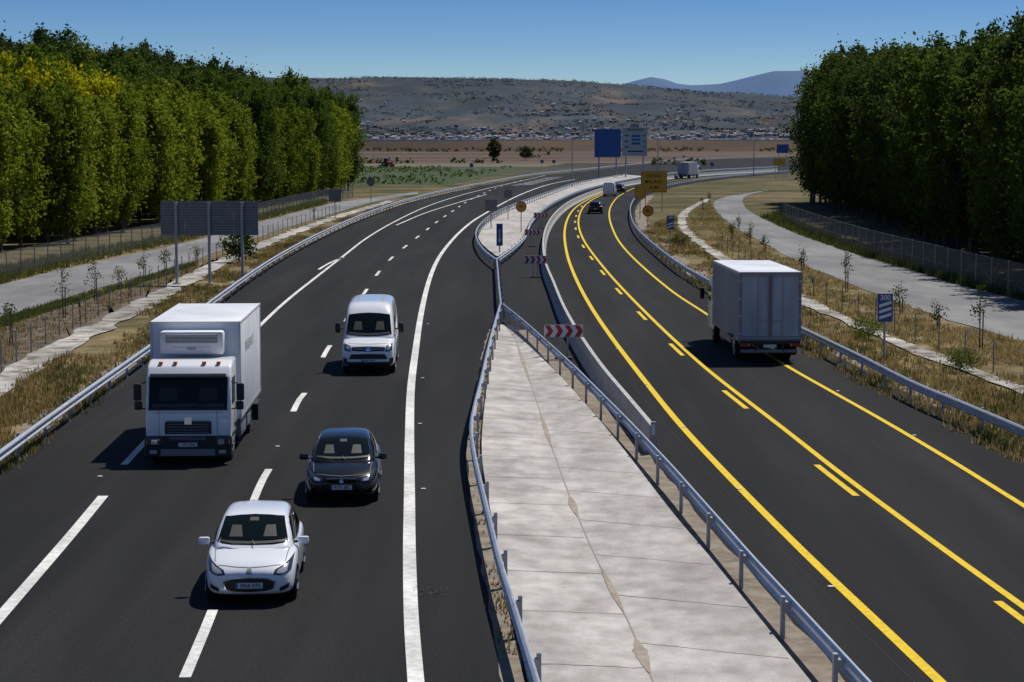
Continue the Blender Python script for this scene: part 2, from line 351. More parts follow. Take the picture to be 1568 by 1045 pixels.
# ------------------------------------------------------------ guardrails
WB=[(0,-.155),(.03,-.15),(.075,-.11),(.08,-.075),(.02,-.03),(.02,.03),(.08,.075),(.075,.11),(.03,.15),(0,.155),(-.01,.15),(.05,.10),(.05,.08),(-.005,.03),(-.005,-.03),(.05,-.08),(.05,-.10),(-.01,-.15)]
def guardrail(P,side=1,sp=4.0,h=.62):
    P=np.array(P); m=MB(); T=resample(P,1.2)
    if side<0: T=T[::-1]
    m.sweep(T,WB,'galv',h)
    Q=resample(P,sp); tt=tang(Q)
    for p,t in zip(Q,tt):
        if p[1]>420: continue
        nn=np.array([-t[1],t[0]])*(-.13*side); ang=math.atan2(t[1],t[0])
        m.box((p[0]+nn[0],p[1]+nn[1],.38),(.12,.07,.8),'galv_dark',0,ang)
        m.box((p[0]+nn[0]*.5,p[1]+nn[1]*.5,h),(.16,.12,.14),'galv_dark',0,ang)
        n2=nn*(-.75); m.box((p[0]+n2[0],p[1]+n2[1],h),(.05,.02,.05),'galv_dark',0,ang)
    return m.obj('guardrail')
guardrail(LR[LR[:,1]<1100],-1)
guardrail(RR[RR[:,1]<900],1)
guardrail(ext(curve([(826,1045),(792,935),(767,855),(747,775),(729,700),(723,655),(728,620),(738,580),(749,530),(758,495),(767,465)],.75),15),1)
guardrail(ext(curve([(1330,1045),(1240,948),(1160,862),(1110,806),(1060,750),(1030,716),(1000,684),(960,642),(920,602),(880,562),(835,521),(800,490),(770,466)],.75),15),-1)
guardrail(curve([(768,466),(765,440),(763,415),(761,395)],.75),1)
guardrail(curve([(760,397),(742,383),(731,367),(730,352),(742,336),(766,321),(802,307),(850,290),(885,279),(960,266)],.75),1)
guardrail(curve([(761,396),(786,378),(803,362),(813,340),(831,320),(860,303),(900,288),(975,272),(1060,262),(1190,255)],.75),-1)
JB=[(-.22,0),(.22,0),(.20,.08),(.10,.30),(.07,.8),(-.07,.8),(-.10,.30),(-.20,.08)]
P=curve([(1000,652),(960,605),(922,560),(887,510),(864,470),(847,430),(835,400),(832,368),(839,342),(856,320),(882,303),(922,288),(975,276),(1060,266),(1190,258)],.8)
m=MB(); m.sweep(resample(P,2.5),JB,'barrier')
Q=resample(P,6);t=tang(Q)
for p,tt in zip(Q,t):
    if p[1]<220: m.box((p[0],p[1],.4),(.03,.16,.805),'joint',0,math.atan2(tt[1],tt[0]))
p=P[0]; m.box((p[0],p[1]-.08,.45),(.14,.1,.95),'galv_dark',.01); m.box((p[0],p[1]-.14,.7),(.1,.02,.3),'signwhite')
m.obj('concrete_barrier')
# ------------------------------------------------------------ service tracks, gutters, fields
sheet('service_road',curve([(0,437),(100,412),(200,390),(300,368),(400,340),(500,314),(575,302),(640,294)]),
      curve([(0,487),(100,456),(200,428),(300,398),(400,362),(500,330),(575,309),(640,297)]),0,'service',70,extA=60,rag=.15)
sheet('service_road',curve([(1568,460),(1480,439),(1400,415),(1300,386),(1220,358),(1165,333),(1140,316),(1140,302),(1165,294),(1192,289)]),
      curve([(1568,524),(1480,498),(1400,472),(1300,435),(1220,399),(1150,362),(1108,335),(1092,313),(1108,303),(1150,295)]),0,'service',90,extA=60,rag=.15)
def gutter(pts,w=1.1,a=0):
    P=resample(ext(curve(pts),a),1.2); m=MB(); wv=[w*.5*(.75+.5*noise.noise(Vector((i*.35,w,0)))+random.uniform(-.12,.12)) for i in range(len(P))]; T=tang(P); vs=[]
    for p,t,x in zip(P,T,wv):
        nn=np.array([-t[1],t[0]]); l=p+nn*x; r=p-nn*x*random.uniform(.8,1.1)
        vs+=[(*l,.03),(*p,.01),(*r,.03)]
    fs=[]
    for i in range(len(P)-1):
        for j in range(2): fs.append((i*3+j,i*3+j+1,i*3+4+j,i*3+3+j))
    m.add(vs,fs,'gutter'); return m.obj('drainage_gutter')
gutter([(-40,620),(0,592),(60,552),(120,518),(180,488),(240,456),(320,412),(400,376),(500,338),(600,308)],1.9,15)
gutter([(1600,612),(1568,598),(1500,573),(1400,535),(1300,492),(1235,463),(1150,418),(1098,390),(1060,362),(1045,345),(1050,325),(1085,305)],1.3,15)
sheet('soil_strip',curve([(0,500),(100,470),(200,440),(300,408),(400,370)]),curve([(0,580),(60,545),(180,482),(300,417),(400,375)]),-.01,'soil',60,extA=30,rag=.5)
sheet('crop_field',np.array([(-250,405.),(-12,405)]),np.array([(-330,640.),(5,640)]),-.012,'crop',30)
sheet('ploughed_field',np.array([(-1500,760.),(1500,760)]),np.array([(-1500,1450.),(1500,1450)]),-.012,'redfield',30)
sheet('dust_tan_field',np.array([(-600,655.),(10,655)]),np.array([(-600,752.),(20,752)]),-.01,'tan',30)  # ground patch added in place of the tractor's dust cloud
def leafcloud(mb,pts,rad,nl,size,k,flat=1.0):
    pts=np.asarray(pts,float)
    c=np.repeat(pts,nl,0); R=np.repeat(np.broadcast_to(rad,(len(pts),)),nl)[:,None]
    c=c+rng.normal(0,1,c.shape)*R*np.array([1,1,flat])
    a=rng.normal(0,1,c.shape); a/=np.linalg.norm(a,axis=1)[:,None]
    t=rng.normal(0,1,c.shape); u=np.cross(a,t); u/=np.linalg.norm(u,axis=1)[:,None]
    sz=(size*rng.uniform(.6,1.35,len(c)))[:,None]
    V=np.stack([c-a*sz,c+u*sz*.6,c+a*sz,c-u*sz*.6],1).reshape(-1,3)
    o=len(mb.v); mb.v+=V.tolist(); n=len(c); i=mb.mi(k)
    mb.f+=[(o+4*q,o+4*q+1,o+4*q+2,o+4*q+3) for q in range(n)]; mb.m+=[i]*n
m=MB(); pts=[]
for d in np.arange(410,640,9):
    for x in np.arange(-110,-14+(d-400)*.06,1.6):
        if noise.noise(Vector((x*.05,d*.02,0)))>-.12 and random.random()<.7: pts.append((x+random.uniform(-.5,.5),d+random.uniform(-.6,.6),.3))
leafcloud(m,pts,.38,5,.33,'leaf_mid',.6); m.obj('vineyard')
m=MB(); pts=[]
for (d,x0,x1,hh,den) in ((748,-75,20,1.4,.45),(980,-120,60,2.2,.3),(1330,-160,240,3,.5),(1420,-160,300,2.5,.5),(860,60,160,2,.35),(700,45,140,1.6,.45)):
    x=x0
    while x<x1:
        x+=random.uniform(1,5)
        if noise.noise(Vector((x*.03,d,1)))>.5-den: pts.append((x,d+random.uniform(-8,8),hh*random.uniform(.4,.8)))
leafcloud(m,pts,.8,14,.7,'leaf_dark',.8); m.obj('hedgerow')
# ------------------------------------------------------------ trees
def make_poplar(seed,h,rmax,lk,nb=100,leafs=27,size=.205,base=.07):
    global rng; rng=np.random.default_rng(seed); R=random.Random(seed); m=MB()
    P=[Vector((0,0,0))]
    for i in range(1,7): P.append(Vector((R.uniform(-.2,.2),R.uniform(-.2,.2),h*.94*i/6)))
    for i in range(6): m.cyl(P[i],P[i+1],.2*(1-i/6.3),.2*(1-(i+1)/6.3),'bark',7,False)
    pts=[];rad=[]; ph=[R.uniform(0,6.28) for _ in range(3)]
    for i in range(nb):
        t=base+(.93-base)*((i+R.random())/nb); z=t*h*.94; a=i*2.4+R.uniform(-.5,.5)
        lob=1+.22*math.sin(3*a+t*9+ph[0])+.15*math.sin(t*22+ph[1])
        env=rmax*(math.sin(math.pi*min(.97,t*.82+.14))**.7)*R.uniform(.6,1.15)*lob
        up=R.uniform(.8,1.5)*env
        ax=P[min(5,int(t*6))]; s=Vector((ax.x,ax.y,z)); e=s+Vector((math.cos(a)*env,math.sin(a)*env,up))
        m.cyl(s,e,.055*(1-t*.5),.012,'bark',3,False)
        for kk in (.35,.6,.82,1.0):
            if R.random()<.13: continue
            q=s.lerp(e,kk)+Vector((R.gauss(0,.2),R.gauss(0,.2),R.gauss(0,.25))); pts.append(q[:]); rad.append(R.uniform(.2,.46))
    for i in range(5): pts.append((R.gauss(0,.25),R.gauss(0,.25),h*.94+i*.25)); rad.append(.22)
    leafcloud(m,pts,np.array(rad),leafs,size,lk,1.35)
    o=m.obj('crown_template'); me=o.data; bpy.data.objects.remove(o); return me
PY=[make_poplar(41+i,15.5+i*.7,2.5,'leaf_sunlit') for i in range(2)]
PL=[make_poplar(11+i,15.5+i*.7,2.5,'leaf_light') for i in range(3)]
PM=[make_poplar(21+i,18.5+i*.8,2.7,'leaf_mid') for i in range(3)]
PD=[make_poplar(31+i,19.5+i*.8,2.9,'leaf_dark') for i in range(2)]
rng=np.random.default_rng(5)
def plantation(name,line_,rows,sp,side,chooser):
    e=empty(name,(0,0,0)); P=np.array(line_,float); s=arc(P); cnt=0
    for r in range(rows):
        for q in np.arange((r%2)*sp*.5,s[-1],sp):
            p=at(P,s,q); x=p[0]+side*r*4.6+random.gauss(0,.6); y=p[1]+random.gauss(0,.6)
            me,sc=chooser(r,x,y)
            o=bpy.data.objects.new('poplar_%d'%cnt,me); cnt+=1; C.objects.link(o); o.parent=e; o.location=(x,y,-.05)
            o.rotation_euler=(random.gauss(0,.025),random.gauss(0,.025),random.uniform(0,6.28)); z=random.uniform(.88,1.06)*sc; k=random.uniform(.85,1.12); o.scale=(z*k,z*k,z)
    return e
def chL(r,x,y):
    if y<262 and r<4:
        if r==0: return random.choice(PL),.82
        if y<218: return random.choice(PY if random.random()<.75 else PL),.92+.045*r
        if r<3: return random.choice(PL),.88+.05*r
    if r<2: return random.choice(PL if random.random()<.35 else PM),.84
    if r<4: return random.choice(PM),.95
    return random.choice(PD),1.04
plantation('poplar_plantation',[(-43,120),(-41,160),(-35,240),(-29,340),(-28.5,368)],7,4.2,-1,chL)
def chR(r,x,y):
    sc=.84 if y<150 else (.87 if y<215 else (.87 if y<255 else 1.02))
    return random.choice(PM if random.random()<.5 else PD),sc
plantation('poplar_plantation',[(32.5,88),(34,150),(38,207),(43,296)],6,4.2,1,chR)
def roundtree(name,x,y,h,r,lk):
    m=MB(); R=random.Random(int(x*7+y)); m.cyl((0,0,0),(0,0,h*.45),.35*h/12,.2*h/12,'bark',8)
    pts=[];rad=[]
    for i in range(60):
        a=R.uniform(0,6.28); t=R.random(); z=h*(.22+.72*t); rr=r*math.sin(math.pi*(.12+.8*t))**.6*R.uniform(.4,1)
        m.cyl((0,0,h*.2+z*.3),(rr*math.cos(a),rr*math.sin(a),z),.008*h,.002*h,'bark',3,False)
        pts.append((rr*math.cos(a),rr*math.sin(a),z)); rad.append(r*.16)
    leafcloud(m,pts,np.array(rad),26,.045*h,lk); return m.obj(name,loc=(x,y,0))
d=820; roundtree('tree',(757-784)*d/FL,d,8.8,2.5,'leaf_dark')
d=840; roundtree('tree',(805-784)*d/FL,d,5.4,2.4,'leaf_dark')
roundtree('bush',*G(366,402),2.2,1.3,'leaf_dark')
roundtree('bush',*G(1040,378),1.0,1.0,'greengrass')
roundtree('bush',*G(1330,520),.9,.8,'leaf_mid'); roundtree('bush',*G(1470,570),.8,.8,'leaf_mid')
def young(x,y,h,lk='leaf_mid'):
    p=G(x,y); m=MB(); R=random.Random(int(x)); m.cyl((0,0,0),(R.uniform(-.1,.1),0,h*.9),.035,.012,'bark',6)
    m.cyl((.12,0,0),(.12,0,h*.55),.03,.03,'bark',5)
    pts=[]
    for i in range(12):
        a=R.uniform(0,6.28); z=h*R.uniform(.42,.95); rr=R.uniform(.1,.38)*(1.25-z/h)*1.7
        m.cyl((0,0,z-.3),(rr*math.cos(a),rr*math.sin(a),z),.012,.005,'bark',3,False); pts.append((rr*math.cos(a),rr*math.sin(a),z))
    leafcloud(m,pts,.11,14,.06,lk,1.3); m.obj('young_tree',loc=(*p,0))
for (x,y,h) in [(97,487,2.9),(145,462,2.4),(220,425,1.6),(252,418,1.7),(183,442,1.3),(1500,536,3.0),(1295,448,2.3),(1228,415,1.5),(1147,378,2.0),(1120,368,1.6),(1378,480,1.5),(1075,322,1.6),(1086,312,1.6),(1130,352,1.3),(300,405,1.4),(480,335,2.0),(1170,388,1.3),(15,530,1.8),(1435,505,1.3)]:
    young(x,y,h,'leaf_dark' if x>1000 else 'leaf_mid')
def tufts(name,A,B,n,k,hmin,hmax,maxd=330,blades=7,patch=None):
    A=curve(A);B=curve(B); sA,sB_=arc(A),arc(B); m=MB(); i=m.mi(k); V=[];F=[]
    for _ in range(n):
        u=random.random()**1.7; v=random.random()
        a=at(A,sA,u*sA[-1]); c=at(B,sB_,u*sB_[-1]); p=a*(1-v)+c*v
        if p[1]>maxd: continue
        if patch is not None and noise.noise(Vector((p[0]*.35,p[1]*.12,3.1)))<patch: continue
        h0=random.uniform(hmin,hmax)
        for _b in range(blades):
            an=random.uniform(0,6.28); l=random.uniform(.1,.5)*h0; x0=p[0]+random.gauss(0,.13); y0=p[1]+random.gauss(0,.13); w_=random.uniform(.02,.04)
            hh=h0*random.uniform(.6,1.1); o=len(V); cx,sx=math.cos(an),math.sin(an)
            V+=[(x0-sx*w_,y0+cx*w_,-.02),(x0+sx*w_,y0-cx*w_,-.02),(x0+cx*l,y0+sx*l,hh)]; F.append((o,o+1,o+2))
    m.v=V; m.f=F; m.m=[i]*len(F); return m.obj(name)
LV0=[(0,728),(60,684),(135,626),(225,557),(320,473),(400,415),(470,372),(540,338),(600,317)]
LV1=[(0,608),(60,566),(120,528),(180,498),(240,466),(320,424),(400,385),(500,345),(600,312)]
tufts('dry_grass',LV0,LV1,3600,'drygrass',.1,.32,patch=-.25)
tufts('green_grass',LV0,LV1,2600,'greengrass',.1,.3,patch=.04)
RV0=[(1568,712),(1480,670),(1400,632),(1320,590),(1230,540),(1150,497),(1085,457),(1040,421),(1003,386),(982,351)]
RV1=[(1568,612),(1500,584),(1400,545),(1300,503),(1235,475),(1150,430),(1098,400),(1060,372),(1038,350),(1035,330)]
tufts('dry_grass',RV0,RV1,3600,'drygrass',.1,.32,patch=-.25)
tufts('green_grass',RV0,RV1,1800,'greengrass',.1,.4,patch=.12)
RW0=[(1568,594),(1500,570),(1400,530),(1300,488),(1235,458),(1150,412),(1098,384),(1060,358),(1050,330)]
RW1=[(1568,526),(1480,500),(1400,474),(1300,437),(1220,401),(1150,364),(1108,337),(1092,318),(1090,312)]
tufts('dry_grass',RW0,RW1,3400,'drygrass',.1,.3,patch=-.25)
tufts('green_grass',RW0,RW1,900,'greengrass',.15,.45,patch=.22)
tufts('green_grass',[(0,502),(100,470),(200,440),(300,408)],[(0,490),(100,459),(200,431),(300,401)],1100,'greengrass',.1,.3)
tufts('dry_grass',[(0,560),(60,530),(180,470),(300,412)],[(0,505),(100,473),(200,443),(300,410)],500,'drygrass',.08,.25)
tufts('weeds',[(1568,460),(1480,439),(1400,415),(1300,386),(1220,358),(1165,333)],[(1568,440),(1480,420),(1400,398),(1300,371),(1232,346),(1200,325)],2500,'greengrass',.2,.8,blades=8)
tufts('weeds',[(0,435),(100,410),(200,388),(300,366),(400,338),(500,312)],[(0,412),(100,390),(200,372),(300,352),(400,328),(500,305)],2200,'greengrass',.15,.6,maxd=400,blades=8)
tufts('weeds',[(790,1000),(760,870),(742,760),(733,690),(737,620),(750,540)],[(795,1000),(764,870),(745,760),(736,690),(740,620),(752,540)],120,'drygrass',.05,.18)
def fence(pts,h=1.9,a=0,sp=3.5):
    P=resample(ext(curve(pts),a),sp); m=MB()
    for p in P: m.cyl((p[0],p[1],-.02),(p[0],p[1],h+.05),.04,.04,'grey',6)
    V=[]
    for i,p in enumerate(P): V+=[(*p,0),(*p,h)]
    m.add(V,[(2*i,2*i+2,2*i+3,2*i+1) for i in range(len(P)-1)],'link')
    for z in (h,.45*h,.05):
        for i in range(len(P)-1): m.cyl((*P[i],z),(*P[i+1],z),.008,.008,'grey',3,False)
    m.obj('chain_link_fence')
fence([(1568,460),(1480,436),(1400,413),(1320,388),(1240,358),(1200,340)],2.0,a=25)
fence([(0,428),(100,404),(200,382),(300,360),(400,333),(480,312),(540,303)],1.7,a=30)
def stakes(pts,sp,h=1.25):
    P=resample(curve(pts),sp); e=MB()
    for p in P: e.cyl((p[0],p[1],-.02),(p[0],p[1],h),.03,.03,'grey',5)
    for z in (h*.5,h-.05):
        for i in range(len(P)-1): e.cyl((*P[i],z),(*P[i+1],z),.006,.006,'grey',3,False)
    e.obj('wire_fence')
stakes([(-20,585),(15,560),(70,527),(120,500),(180,470),(240,440),(320,402),(420,362),(520,328)],3.5)
stakes([(1568,590),(1500,562),(1400,522),(1300,480),(1235,452),(1150,408),(1098,380)],4)
# ------------------------------------------------------------ signs
def text(body,size,loc,parent,k,rz=0,name='lettering'):
    cu=bpy.data.curves.new(name,'FONT'); cu.body=body; cu.size=size; cu.align_x='CENTER'; cu.align_y='CENTER'; cu.offset=size*.012
    o=bpy.data.objects.new(name,cu); C.objects.link(o); cu.materials.append(M[k]); o.parent=parent; o.location=loc; o.rotation_euler=(math.pi/2,0,rz); return o
def posts(m,xs,h,r=.05,y=.06):
    for x in xs: m.cyl((x,y,-.02),(x,y,h),r,r,'galv_dark',8)
def panel(m,w,h,z,k,back='signback',t=.04,y=0):
    m.box((0,y,z),(w,t,h),back,.01); m.box((0,y-t/2-.006,z),(w-.02,.01,h-.02),k)
def rect_sign(name,x,y,w,h,z,k,rz=0,np_=1,border=None):
    p=G(x,y); e=empty(name,(*p,0),rz); m=MB(); panel(m,w,h,z,k)
    if border:
        m.box((0,-.033,z),(w-.1,.004,h-.1),border); m.box((0,-.037,z),(w-.16,.004,h-.16),k)
    xs=[0] if np_==1 else [-w*.32,w*.32]; posts(m,xs,z+h/2-.05); m.obj('panel_and_post',e); return e
def countdown(x,y,w,h,z,t,ns):
    e=rect_sign('traffic_sign',x,y,w,h,z,'blue'); m=MB(); yy=-.035
    for i in range(ns):
        z0=z-h*.42+i*h*.21; m.add([(-w*.40,yy,z0),(w*.40,yy,z0+h*.14),(w*.40,yy,z0+h*.25),(-w*.40,yy,z0+h*.11)],[(0,1,2,3)],'signwhite')
    m.obj('stripes',e); text(t,h*.25,(0,-.036,z+h*.35),e,'signwhite')
countdown(1354,552,.62,1.15,2.15,'300',3)
countdown(1026,380,.6,1.15,2.1,'200',2)
def chevrons(x,y,w,h,z,k1='redpaint'):
    p=G(x,y); e=empty('chevron_sign',(*p,0)); m=MB(); panel(m,w,h,z,'signwhite'); nchev=4; cw=w/nchev; yy=-.037
    for i in range(nchev):
        x0=-w/2+i*cw+.03; t=cw*.5
        m.add([(x0,yy,z-h/2+.02),(x0+t,yy,z-h/2+.02),(x0+t+cw*.38,yy,z),(x0+cw*.38,yy,z)],[(0,1,2,3)],k1)
        m.add([(x0,yy,z+h/2-.02),(x0+cw*.38,yy,z),(x0+t+cw*.38,yy,z),(x0+t,yy,z+h/2-.02)],[(0,1,2,3)],k1)
    posts(m,[-w*.1,w*.1],z+h/2-.03,.03); m.box((0,.06,.04),(.7,.5,.08),'black',.02); m.obj('board',e)
chevrons(863,550,1.62,.52,1.15); chevrons(820,425,1.5,.52,1.15); chevrons(828,350,1.4,.55,1.3); chevrons(815,378,1.3,.5,1.2)
def round_sign(x,y,r,z,face=None):
    p=G(x,y); e=empty('traffic_sign',(*p,0)); m=MB(); m.cyl((0,.02,z),(0,-.02,z),r,r,'signback',24); m.cyl((0,.07,-.02),(0,.07,z),.045,.045,'galv_dark',8)
    if face=='yellow':
        m.cyl((0,-.021,z),(0,-.03,z),r*.98,r*.98,'redpaint',24); m.cyl((0,-.031,z),(0,-.036,z),r*.76,r*.76,'yellow',24)
    m.obj('disc_and_post',e)
    if face: text('80',r*.9,(0,-.04,z),e,'ink')
round_sign(798,357,.52,2.5,'yellow'); round_sign(992,353,.55,1.9,'yellow'); round_sign(778,338,.5,2.9); round_sign(568,312,.6,3.0)
rect_sign('traffic_sign',752,352,1.2,1.15,2.4,'signback'); rect_sign('traffic_sign',513,335,1.4,1.4,2.6,'signback')
e=rect_sign('traffic_sign',765,388,.5,1.75,1.45,'blue'); m=MB()
m.add([(-.13,-.036,1.1),(.13,-.036,1.1),(0,-.036,.8)],[(0,1,2)],'signwhite'); m.box((0,-.036,1.5),(.09,.004,.8),'signwhite'); m.obj('arrow',e)
e=rect_sign('traffic_sign',1001,325,3.2,2.6,3.7,'yellow',np_=2,border='ink')
for i,tx in enumerate(('DESVIO','MALAGA','A-44')): text(tx,.55,(0,-.045,4.4-i*.7),e,'ink')
rect_sign('traffic_sign',980,335,1.2,1.5,3.0,'yellow',border='ink')
p=G(322,436); e=empty('direction_sign',(*p,0),math.radians(-3)); m=MB()
for i in range(4):
    x0=-3.0+i*1.52
    m.box((x0+.72,0,4.1),(1.50,.05,2.1),'signback',.008); m.box((x0+.72,-.03,4.1),(1.46,.012,2.06),'signback')
for j in range(12): m.box((0,-.045,3.15+j*.173),(6.05,.02,.025),'galv_dark')
for x in (-2.05,0,2.05):
    m.box((x,-.13,2.55),(.16,.16,5.1),'galv_dark',.01); m.cyl((x,-.13,0),(x,-.13,.1),.25,.25,'concrete',12)
m.obj('panel_back_and_posts',e)
d=480; m=MB(); e=empty('overhead_direction_sign',((930-784)*d/FL,d,0)); m.box((0,0,7.9),(6.0,.15,6.4),'blue',.03); m.box((0,.1,7.9),(6.1,.1,6.5),'grey'); posts(m,[-2,2],5.2,.18,.3); m.obj('panel_and_posts',e)
e=empty('overhead_direction_sign',((971-784)*d/FL,d,0)); m=MB(); m.box((0,0,8.2),(5.8,.15,6.6),'panelgrey',.03); m.box((0,-.09,11.9),(2.0,.1,.8),'grey')
for i in range(3):
    m.box((.3,-.09,9.5-i*.85),(2.0,.03,.5),'blue'); m.box((-1.9,-.09,9.6-i*1.3),(.9,.03,.25),'ink'); m.box((2.1,-.09,9.6-i*1.3),(.7,.03,.2),'ink')
m.box((.2,-.09,6.0),(3.6,.03,.3),'ink'); posts(m,[-2,2],5.2,.18,.3); m.obj('panel_and_posts',e)
text('GRANADA',.8,(.1,-.1,10.9),e,'ink')
for (x,y,w,h,z,k) in ((1198,272,2.8,2.0,6.6,'blue'),(1193,275,2.6,1.6,3.8,'yellow')): rect_sign('traffic_sign',x,y,w,h,z,k,np_=2)
for (x,y,r) in ((722,270,.5),(830,262,.5),(848,262,.5),(1090,268,.5)): round_sign(x,y,r,2.6)
def lamp(x,y,h,arm=1.5):
    p=G(x,y); m=MB(); m.cyl((0,0,0),(0,0,h),.13,.07,'galv_dark',10); m.cyl((0,0,h-.1),(arm,0,h+.25),.05,.04,'galv_dark',6)
    m.box((arm+.3,0,h+.25),(.8,.3,.14),'grey',.03); m.cyl((0,0,0),(0,0,.5),.2,.2,'galv_dark',10); m.obj('street_lamp',loc=(*p,0))
lamp(876,286,9.0,.6); lamp(1007,286,9.2,-.6); lamp(1154,270,8.5,.6)
# ------------------------------------------------------------ distance
m=MB(); X=np.linspace(-260,420,60); V=[]
for x in X:
    y0=1500-abs(x)*.1; z=7.6-.004*abs(x-80)
    V+=[(x,y0-22,0),(x,y0,z),(x,y0+12,z),(x,y0+30,0)]
m.add(V,[(4*i+j,4*i+4+j,4*i+5+j,4*i+1+j) for i in range(59) for j in range(3)],'redfield'); m.obj('embankment')
m=MB(); m.sweep(np.stack([X,1500-np.abs(X)*.1+.5],-1),[(0,0),(.2,0),(.2,.9),(0,.9)],'galv',7.5-.3); m.obj('guardrail')
FLx=[-3000,300,530,600,740,900,1030,1220,1500,4500]; FLy=[135,118,122,120,122,127,139,150,158,150]
def hz(X_,d):
    xi=784+3172*X_/9500.; yr=np.interp(xi,FLx,FLy); hr=9+(212-yr)*2.995
    t=min(1,max(0,(d-4600)/4900.)); s_=t*t*(3-2*t); prof=.30*t+.70*s_**1.7
    g=noise.fractal(Vector((X_/700.,d/1300.,.3)),1.0,2.1,6)
    g2=noise.fractal(Vector((X_/200.,d/380.,4.3)),1.0,2.0,5)
    env=math.sin(math.pi*min(1,t*1.02))
    return hr*prof+env*(36*g+12*g2)+3*noise.noise(Vector((X_/160.,1,1)))*t*1.5
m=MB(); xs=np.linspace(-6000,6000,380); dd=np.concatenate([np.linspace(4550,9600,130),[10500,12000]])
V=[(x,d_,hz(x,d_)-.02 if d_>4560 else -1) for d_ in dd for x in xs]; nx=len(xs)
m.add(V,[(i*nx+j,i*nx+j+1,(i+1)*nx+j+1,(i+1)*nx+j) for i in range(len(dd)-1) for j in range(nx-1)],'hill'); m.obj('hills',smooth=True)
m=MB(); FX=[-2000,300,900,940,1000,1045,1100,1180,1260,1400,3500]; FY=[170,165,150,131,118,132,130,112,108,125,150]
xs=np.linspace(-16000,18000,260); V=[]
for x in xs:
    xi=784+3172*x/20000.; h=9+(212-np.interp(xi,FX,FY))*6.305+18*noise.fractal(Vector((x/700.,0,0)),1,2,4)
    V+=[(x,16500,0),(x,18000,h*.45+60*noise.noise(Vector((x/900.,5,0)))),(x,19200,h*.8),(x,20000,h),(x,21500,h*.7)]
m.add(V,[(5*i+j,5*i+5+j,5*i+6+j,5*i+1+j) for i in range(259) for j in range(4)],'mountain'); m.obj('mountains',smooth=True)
M['wallw']=noisy('rendered_walls',[(.3,(.34,.36,.40)),(.7,(.50,.51,.54))],scale=.02)
M['roof']=mat('clay_roofs',(.12,.092,.085),.9); M['roofw']=mat('pale_roofs',(.24,.25,.27),.9)
M['wallb']=mat('brick_walls',(.20,.165,.155),.9)
m=MB()
for i in range(5200):
    d_=random.choice([random.uniform(4000,5300),random.uniform(4100,5400),random.uniform(4700,7600),random.uniform(4700,6300)]); xi=random.uniform(480,1300); X_=(xi-784)*d_/FL
    if noise.noise(Vector((X_/330.,d_/260.,9)))<(-.05 if d_<5400 else (.22 if d_<6400 else .30)): continue
    z=hz(X_,d_) if d_>4600 else 0
    w=random.uniform(6,13);l=random.uniform(6,10);h=random.uniform(3.5,6.5)*(2.2 if (random.random()<.10 and d_<5400) else 1); a=random.uniform(-.6,.6)
    wk='wallw' if random.random()<.75 else 'wallb'
    m.box((X_,d_,z+h/2-1),(w,l,h+2),wk,0,a)
    rk='roof' if random.random()<.75 else 'roofw'
    vs=[Vector(v) for v in [(-w/2-.3,-l/2-.3,0),(w/2+.3,-l/2-.3,0),(w/2+.3,l/2+.3,0),(-w/2-.3,l/2+.3,0),(-w/2,0,2.0),(w/2,0,2.0)]]
    T=Matrix.Translation((X_,d_,z+h+.02))@Matrix.Rotation(a,4,'Z')
    m.add([T@v for v in vs],[(0,1,5,4),(2,3,4,5),(1,2,5),(3,0,4)],rk)
m.obj('town')
M['leaf_far']=noisy('hazed_foliage',[(.3,(.018,.032,.040)),(.7,(.030,.046,.052))],scale=.05)  # foliage colour shifted towards haze blue
m=MB(); pts=[];rad=[]
for i in range(10000):
    d_=random.uniform(1700,7000) if random.random()<.4 else random.uniform(4600,9500); xi=random.uniform(460,1320); X_=(xi-784)*d_/FL
    if noise.noise(Vector((X_/300.,d_/300.,2)))<-.08: continue
    pts.append((X_,d_,(hz(X_,d_) if d_>4600 else 0)+2.0)); rad.append(1.6+d_/2600.)
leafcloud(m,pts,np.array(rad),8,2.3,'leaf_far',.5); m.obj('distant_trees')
m=MB()
for (x,h,d_) in ((805,60,4300),(892,38,3500),(1080,35,3600),(650,30,3400),(700,26,3800)):
    X_=(x-784)*d_/FL
    for a,b_ in ((-2,-1),(2,1)): m.cyl((X_+a*1.5,d_,0),(X_+b_*.4,d_,h),.9,.4,'galv_dark',4)
    for z in (h*.7,h*.82,h*.94): m.box((X_,d_,z),(12,.8,.8),'galv_dark')
    for q in range(6):
        z=h*q/6.; m.cyl((X_-3+q*.4,d_,z),(X_+3-q*.5,d_,z+h/6),.3,.3,'galv_dark',3)
m.obj('power_pylons')
# ------------------------------------------------------------ vehicles
def ringmesh(rings,lvl=2):
    b=bmesh.new(); R=[[b.verts.new(p) for p in r] for r in rings]; n=len(R[0])
    for i in range(len(R)-1):
        for j in range(n): b.faces.new((R[i][j],R[i][(j+1)%n],R[i+1][(j+1)%n],R[i+1][j]))
    b.faces.new(R[0][::-1]); b.faces.new(R[-1]); bmesh.ops.recalc_face_normals(b,faces=b.faces[:])
    me=bpy.data.meshes.new('hull'); b.to_mesh(me); b.free()
    o=bpy.data.objects.new('tmp',me); C.objects.link(o); md=o.modifiers.new('s','SUBSURF'); md.levels=lvl; md.render_levels=lvl
    dg=bpy.context.evaluated_depsgraph_get(); dg.update(); m2=bpy.data.meshes.new_from_object(o.evaluated_get(dg)); bpy.data.objects.remove(o); return m2
def ring(y,half):
    h=half+[(-x,z) for x,z in half[::-1] if abs(x)>1e-6]
    return [(x,y,z) for x,z in h]
